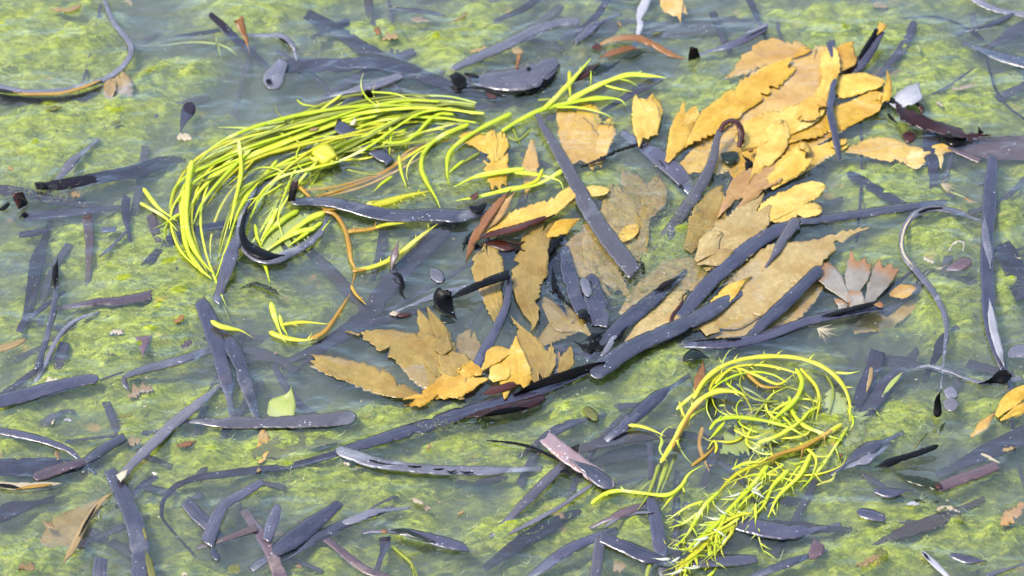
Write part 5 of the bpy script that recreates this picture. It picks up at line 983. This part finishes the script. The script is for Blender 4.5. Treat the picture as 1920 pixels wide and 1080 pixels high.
r = random.Random(21)
for k in range(34):          # fine curls filling the bundle inside the arch
    cx, cy = r.gauss(1470, 52), r.gauss(778, 48); R0 = r.uniform(22, 70); a = r.uniform(0, 6.3); da = r.choice((-1, 1)) * r.uniform(.25, .5); q = []
    for m in range(7): q.append((cx + R0 * 1.25 * math.cos(a), cy + R0 * .85 * math.sin(a))); a += da; R0 *= r.uniform(.94, 1.12)
    strand(o, q, [r.uniform(3.5, 6), r.uniform(4, 7.5), 3], r.uniform(-5, 2), r.choice(('neon_weed', 'yellow_weed', 'neon_weed', 'green_stem')), r.choice((0, 0, 2, 4)), 12, 700 + k)
for k in range(20):          # and the spray trailing down to the bottom edge
    t_ = r.random(); x0, y0 = 1500 - 190 * t_ + r.gauss(0, 22), 850 + 190 * t_ + r.gauss(0, 16); a = r.gauss(2.35, .5); q = [(x0, y0)]; b_ = r.uniform(-.25, .25)
    for m in range(5): q.append((q[-1][0] + 22 * math.cos(a), q[-1][1] + 20 * math.sin(a))); a += b_
    strand(o, q, [r.uniform(4, 6.5), r.uniform(4, 7), 2.5], r.uniform(-1.5, 3), r.choice(('neon_weed', 'yellow_weed', 'neon_weed')), r.choice((3, 5, 7)), 20, 760 + k)
for k in range(16):          # bleached tips
    t_ = r.random(); x0, y0 = 1420 - 150 * t_ + r.gauss(0, 16), 900 + 160 * t_ + r.gauss(0, 10); a = r.choice((2.9, 2.5, 3.4, -1.2, .6)) + r.gauss(0, .25)
    strand(o, [(x0, y0), (x0 + 16 * math.cos(a), y0 + 13 * math.sin(a)), (x0 + 36 * math.cos(a + .15), y0 + 28 * math.sin(a + .15))], [6, 6, 1.5], r.uniform(1, 4), 'bleached_tip', seed=840 + k)
for pts, w, z in (([(1556,730),(1574,768),(1588,806),(1590,836)], [20,56,66,24], -1.8), ([(1350,850),(1384,828),(1424,818),(1460,822)], [14,50,54,18], -1.2), ([(1360,985),(1392,962),(1424,950)], [16,40,18], -.8)):
    piece('film', 'weed_lime', pts, w, z, o, ends='rr', rag=.12, step=2)
o = empty("gutweed_sprig", 1250, 930); tag(o, "slim lime sprig with a pointed leaf left of the spiny weed", "seaweed", "stringy green weeds")
for k, (pts, w, z, m, sp) in enumerate([
    ([(1108,944),(1134,926),(1162,920),(1200,924),(1250,928),(1276,912),(1292,888),(1318,872)],8,1.2,'neon_weed',2), ([(1164,912),(1170,920),(1176,924)],5,2,'neon_weed',0), ([(1236,870),(1226,900),(1214,930),(1196,956)],10,.3,'green_stem',0), ([(1252,866),(1240,900),(1226,940)],11,0,'green_stem',0), ([(1264,858),(1250,896),(1236,930)],8,-.5,'green_stem',0),
    ([(1288,900),(1264,926),(1240,956)],8,.5,'neon_weed',0), ([(1222,900),(1196,924),(1178,946)],7,-.4,'green_stem',0), ([(1280,912),(1284,924)],6,1,'neon_weed',0), ([(1220,1056),(1214,1074),(1210,1092)],10,0,'green_stem',0), ([(1310,960),(1284,980),(1254,990)],7,1,'neon_weed',5), ([(1320,940),(1290,950),(1250,976)],7,1.2,'neon_weed',4)]):
    strand(o, pts, w, z, m, sp, 12, 600 + k)
o = empty("weed_sprig", 408, 85); tag(o, "pale yellow four pointed sprig in the upper left water", "seaweed")
for k, (pts, w) in enumerate([([(408,82),(370,79),(330,82),(296,88)],6), ([(408,82),(428,90),(447,106)],6), ([(406,82),(406,70),(408,58)],6), ([(408,82),(412,98),(416,114)],5)]):
    strand(o, pts, [w, w * .8, 2], -.6, 'green_stem', 0, seed=650 + k)
o = empty("branched_twig", 765, 1045); tag(o, "yellow green branching twig at the bottom edge", "seaweed")
for k, (pts, w, sp) in enumerate([([(736,1024),(752,1038),(766,1050),(778,1068),(784,1092)],8,4), ([(760,1042),(776,1038),(790,1036)],4,2), ([(770,1056),(776,1072),(774,1090)],5,1)]):
    strand(o, pts, w, .8, 'green_stem', sp, 9, 660 + k)
o = empty("weed_twig", 1800, 368); tag(o, "yellow twig with an orange end beside the tall right blade", "seaweed")
strand(o, [(1778,358),(1800,366),(1816,374)], 6, -.5, 'green_stem', 0, seed=670); strand(o, [(1808,370),(1822,378),(1834,380)], 5, -.3, 'amber_stem', 2, 8, seed=671)
for lb, cx, cy, a0, n, L in (("small white feathery tuft beside the yellow twig at right", 1764, 345, .2, 16, 30), ("white feathery tuft below the rolled blade's red tip", 1532, 616, .5, 18, 40), ("whitish feathery tuft at the top edge left of centre", 246, 0, 2.2, 12, 18)):
    o = empty("feathery_tuft", cx, cy); tag(o, lb, "hydroid tuft", "feathery white tufts"); gs = []; r = random.Random(int(cx))
    for k in range(n):
        a = a0 + r.uniform(-.9, .9); l = L * r.uniform(.5, 1.1); b = r.uniform(-.6, .6); q = [(cx, cy)]
        for m in range(4): q.append((q[-1][0] + math.cos(a) * l / 4, q[-1][1] + math.sin(a) * l / 4)); a += b / 4
        gs.append(tube_geo(q, [2, 1.8, 1.6, 1.4, 1], .8, .6, 'rp', .4, k, 4)[:4])
    V, F, U, E_ = merge(gs); link("filaments", V, F, 'weed_cream', o, U, E_)
# the bladder in the lime tangle
o = E("round yellow translucent bladder inside the lime tangle", [(584,288),(600,288),(618,290),(632,292)], [16,44,46,12], 1.6, 'yellow_weed', 'rr', 'weed_bladder', 'bladder', None, camber=5, thick=2.5)

# thin dim litter under the water: one mass nobody could count
gs = []; r = random.Random(77)
for k in range(150):
    x0, y0 = r.uniform(-20, 1940), r.uniform(-20, 1100)
    if 900 < x0 < 1700 and 100 < y0 < 620 and r.random() < .6: continue
    a = r.gauss(-.55, .7); L = r.uniform(70, 260); q = [(x0, y0)]; b_ = r.gauss(0, .12)
    for m in range(4): q.append((q[-1][0] + L / 4 * math.cos(a), q[-1][1] + L / 4 * math.sin(a))); a += b_
    gs.append(ribbon_geo(q, [r.uniform(5, 18)] * 5, r.uniform(-11, -3.5), ends=r.choice(('cf', 'fc', 'ff', 'cc')), seed=k))
V, F, U, E_ = merge(gs); tag(link("sunken_litter", V, F, 'eelgrass_dark_sunk', None, U, E_, loc=(0, 0, 0)), "dim thin litter of dead blades sunk among the algae", "litter", kind='stuff')
# ------------------------------------------------------------------ small scraps
S("peach worm shaped scrap at the upper left", [(94,18),(120,18),(138,16),(152,8)], [5,7,8,4], 'weed_peach')
S("tan knobbly scrap with thin legs left of the lime tangle", [(332,258),(344,256),(358,262)], [6,12,6], 'weed_cream', wob=4)
S("yellow scrap in the green below the upper left curl", [(210,236),(218,232),(226,226)], [5,7,4], 'weed_olive')
S("orange scrap pair lying on algae right of broad purple blade", [(700,56),(706,58),(712,64)], [6,8,5], 'weed_rust')
S("orange and yellow eroded lump near the top middle", [(716,74),(726,70),(738,68),(746,72)], [8,16,16,8], 'weed_peach', wob=4)
S("tan broken piece right of the eroded lump", [(772,36),(786,36),(806,40)], [5,9,4], 'weed_peach', -1)
S("tan twig stub above the straight lavender blade", [(852,40),(862,34),(876,24)], [4,5,3], 'weed_peach')
S("peach flake beside the straight lavender blade", [(882,96),(896,94),(912,88)], [4,7,5], 'weed_peach')
S("pale yellow blob sunk beside the crescent slit blade", [(586,76),(600,75),(614,74)], [8,12,8], 'weed_olive', -3)
o = S("orange stalk standing above the scum coated blade", [(966,150),(968,128),(974,102)], [4,6,8], 'weed_rust', [1,3,6]); addp(o, 'pink_cap', 'weed_peach', [(958,96),(970,94),(982,98)], [6,12,8], 5, ends='rr', wob=3)
S("tan flake under the upper middle lavender blade", [(1158,40),(1163,46),(1165,53)], [4,5,2], 'weed_peach')
S("yellow sliver above the warty brown arch", [(1222,66),(1232,62),(1242,59)], [2,4,3], 'weed_olive')
S("tiny tan scrap beyond the faint spotted blade", [(1376,22),(1381,25),(1386,28)], [3,5,3], 'weed_peach', -.5)
S("red bead of weed beside the dark brown hoop", [(1404,284),(1408,281),(1412,280)], [7,9,7], 'weed_rust', 3, camber=2)
S("orange blur of weed sunk at the top right", [(1636,12),(1650,10),(1664,14)], [6,10,6], 'weed_peach', -5)
S("bright yellow green fleck under the upright tube blade", [(1718,84),(1722,90),(1724,98)], [6,9,6], 'weed_lime', -.6)
S("white flake sunk right of the dark red brown weed", [(1756,192),(1762,194),(1768,200)], [4,6,3], 'weed_cream', -.5)
S("brown straw bundle sunk in the right hand green", [(1786,168),(1806,164),(1830,158)], [4,7,3], 'weed_peach', -1)
S("tan looped thread under the pale hooped blade", [(1780,470),(1786,458),(1800,452),(1808,458),(1804,472)], [3,3,3,3,3], 'weed_cream')
S("yellow star like scrap under the pale hooped blade", [(1730,482),(1741,488),(1752,492)], [3,7,3], 'weed_cream', wob=4)
S("pale curved thread below the star like scrap", [(1753,500),(1762,504),(1774,497)], [2,3,2], 'weed_cream')
S("orange yellow chip beside the left slate band", [(134,366),(143,364),(152,363)], [6,9,6], 'weed_peach')
S("pink red bead at the far left edge", [(14,318),(20,314),(26,318)], [6,9,6], 'weed_peach')
S("tan shell like scrap on the brightest left algae", [(206,626),(218,620),(232,626)], [6,14,6], 'weed_cream', wob=4)
S("brown nugget right of the tan shell like scrap", [(326,604),(336,598),(345,592)], [6,11,8], 'weed_rust', wob=4)
S("orange stain of weed on the left algae", [(200,656),(212,658),(222,654)], [8,14,8], 'weed_peach', -2)
S("grey purple chip right of the small dark triangle", [(338,652),(348,646),(360,640)], [8,12,10], 'eelgrass_mauve')
S("cream flat pebble at the foot of slender curved blade", [(86,716),(100,714),(116,714)], [8,12,6], 'weed_cream')
S("tan orange rag below the hooked dark arching blade", [(240,744),(262,730),(288,730)], [10,22,10], 'weed_peach', -1.5, wob=4)
S("yellow crumbs left of the grey striped blade", [(220,782),(232,780),(248,776)], [5,8,4], 'weed_olive')
S("white flake on green left of the grey striped blade", [(268,762),(272,761),(276,759)], [3,4,3], 'weed_cream')
S("pale sliver in the lower left algae", [(97,796),(99,791),(102,786)], [3,4,2], 'weed_cream')
S("pale grey flake right of the pale sliver", [(120,790),(128,786),(135,789)], [4,6,3], 'eelgrass_pale')
S("tan snail shaped scrap on the lower left algae", [(104,845),(108,853),(110,862)], [6,9,6], 'weed_peach', wob=4)
S("orange rod with white end right of the grey striped blade", [(332,836),(350,832),(368,826)], [4,7,5], 'weed_rust', ends='cp')
S("dull orange patch beside the grey striped blade", [(238,828),(252,826),(266,824)], [8,14,8], 'weed_peach', -2)
S("pinkish flake on the sunken lower left film", [(80,976),(90,984),(102,990)], [6,10,6], 'weed_peach')
S("orange fleck where the sunken tail meets green", [(481,883),(485,881),(490,882)], [6,9,6], 'weed_peach')
S("white scrap under the cracked grey blade", [(644,870),(650,869),(656,872)], [5,8,4], 'weed_cream', wob=3)
S("orange brown crumb below the cracked grey blade", [(794,955),(800,952),(808,954)], [5,9,6], 'weed_peach', wob=4)
S("tan crumb left of the sunk centre bottom band", [(858,966),(864,962),(870,960)], [5,8,4], 'weed_peach', wob=4)
S("cream torn scrap below the cracked grey blade", [(772,936),(784,938),(794,944)], [3,8,4], 'weed_cream', wob=4)
S("yellow tan smear under the black arched thread", [(870,866),(890,862),(912,862)], [5,9,5], 'weed_olive', -1)
S("tan curl above the cracked grey blade", [(800,842),(806,836),(803,830)], [4,5,4], 'weed_peach')
S("yellow strip beneath the cracked grey blade", [(660,882),(676,876),(694,868)], [4,6,3], 'weed_olive', -1)
S("tan scrap beside the slender ridged blade", [(1050,970),(1054,966),(1058,972)], [5,7,4], 'weed_peach', wob=4)
S("orange green knob near the bottom centre", [(1150,1070),(1162,1064),(1174,1060)], [14,24,12], 'weed_peach', -1.5)
S("white starry fleck near the bottom centre", [(1110,1060),(1117,1059),(1124,1057)], [3,6,3], 'weed_cream', wob=4)
S("small brown bead right of the yellow spiny weed", [(1573,855),(1576,853),(1580,852)], [6,8,6], 'weed_rust', camber=1)
S("pale seed like chip right of the spiny weed's arch", [(1644,770),(1647,775),(1650,780)], [4,6,4], 'weed_lime')
S("tan wriggling scrap at the bottom right", [(1756,956),(1772,950),(1786,954),(1800,960)], [5,8,7,4], 'weed_cream', wob=4)
S("yellow pod below the tan wriggling scrap", [(1792,968),(1800,971),(1807,975)], [5,7,4], 'weed_olive')
S("orange frayed bundle near the bottom right", [(1604,1062),(1630,1050),(1650,1044)], [6,20,12], 'weed_peach', wob=5)
S("yellow frayed strands beside the orange bundle", [(1630,1048),(1646,1038),(1664,1034)], [5,10,5], 'weed_olive', 1, wob=5)
S("reddish tuft of weed at the lower right edge", [(1876,984),(1896,968),(1922,944)], [8,20,18], 'wrack_mauve', -1, wob=5)
S("tan shaving near the lower right edge", [(1880,842),(1892,842),(1904,838)], [3,6,3], 'weed_peach', wob=3)
S("cream straw beside the mauve woody stick", [(1840,850),(1856,858),(1874,868)], [3,5,3], 'weed_cream')
S("olive straw crossing above the black twig", [(1712,846),(1722,830),(1738,812)], [2,3,2], 'weed_olive')
S("white foam ring below the black green wet tip", [(1700,946),(1712,943),(1724,946)], [4,9,4], 'eelgrass_pale', wob=4)
S("dark film broken round the white foam ring", [(1708,940),(1722,938),(1734,942)], [2,4,2], 'weed_blackgreen')
S("dark film dots right of the white foam ring", [(1750,940),(1755,941),(1761,940)], [2,5,3], 'weed_blackgreen')
S("white lump floating in the top of the lime tangle", [(658,234),(663,228),(665,222)], [5,9,8], 'weed_cream', 3)
S("pinkish lump at the edge of lime tangle's crown", [(580,244),(588,242),(598,240)], [5,10,6], 'weed_peach', 2)
S("dark seed above the cracked grey blade's thin neighbour", [(1054,846),(1058,843),(1062,842)], [3,5,3], 'weed_blackgreen')
S("orange crumb on the lower left rubble", [(34,1068),(50,1062),(66,1066)], [8,12,8], 'weed_peach', wob=4)
S("yellow pebble at the bottom edge left", [(342,1080),(346,1074),(352,1078)], [8,12,8], 'weed_cream')
S("olive pod at the bottom edge left of mauve blade", [(428,1072),(440,1066),(452,1070)], [10,18,10], 'weed_olive', -.5)
S("rust fleck on the blurred lower band", [(554,1062),(560,1060),(566,1064)], [5,7,4], 'weed_rust', -.5)
# foam and grains: too many to count
gs_v, gs_f, k = [], [], 0
tet = np.array([(1,0,0),(-.5,.87,0),(-.5,-.87,0),(0,0,.8),(0,0,-.8)]); tf = [(0,1,3),(1,2,3),(2,0,3),(1,0,4),(2,1,4),(0,2,4)]
def specks(name, label, n, lo, hi, zlo, zhi, mat, clump):
    V_, F_, k = [], [], 0; c = np.stack([nrg.uniform(-40, 1960, clump), nrg.uniform(-40, 1120, clump)], 1)
    for i in range(n):
        if nrg.random() < .6: q = c[nrg.integers(clump)] + nrg.normal(0, 26, 2)
        else: q = np.array([nrg.uniform(-40, 1960), nrg.uniform(-40, 1120)])
        r_ = nrg.uniform(lo, hi) * .001 * (.6 + nrg.random() ** 4 * 1.6); a = nrg.uniform(0, 6.28); ca, sa = math.cos(a), math.sin(a)
        st = nrg.uniform(.5, 1.8); p = tet * r_ * np.array([st, 1, .6]); p = np.stack([p[:, 0] * ca - p[:, 1] * sa, p[:, 0] * sa + p[:, 1] * ca, p[:, 2]], 1)
        V_.append(P(q[0], q[1], nrg.uniform(zlo, zhi) * .001).reshape(1, 3) + p); F_ += [tuple(j + k for j in f) for f in tf]; k += 5
    o = link(name, np.vstack(V_), F_, mat, loc=(0, 0, 0), smooth=False); tag(o, label, 'specks', kind='stuff')
specks("foam_specks", "tiny white specks of foam and grit scattered over the water", 1300, .18, .42, .2, .9, 'weed_cream', 90)
specks("algae_crumbs", "tiny yellow and olive crumbs drifting just under the water", 900, .25, .7, -5, -.6, 'weed_olive', 70)
specks("rust_crumbs", "tiny orange brown crumbs drifting just under the water", 320, .3, .8, -6, -.6, 'weed_peach', 60)
build_water(lambda x, y: .0007 * (fbm(x, y * .7, 22, 2) - .45))
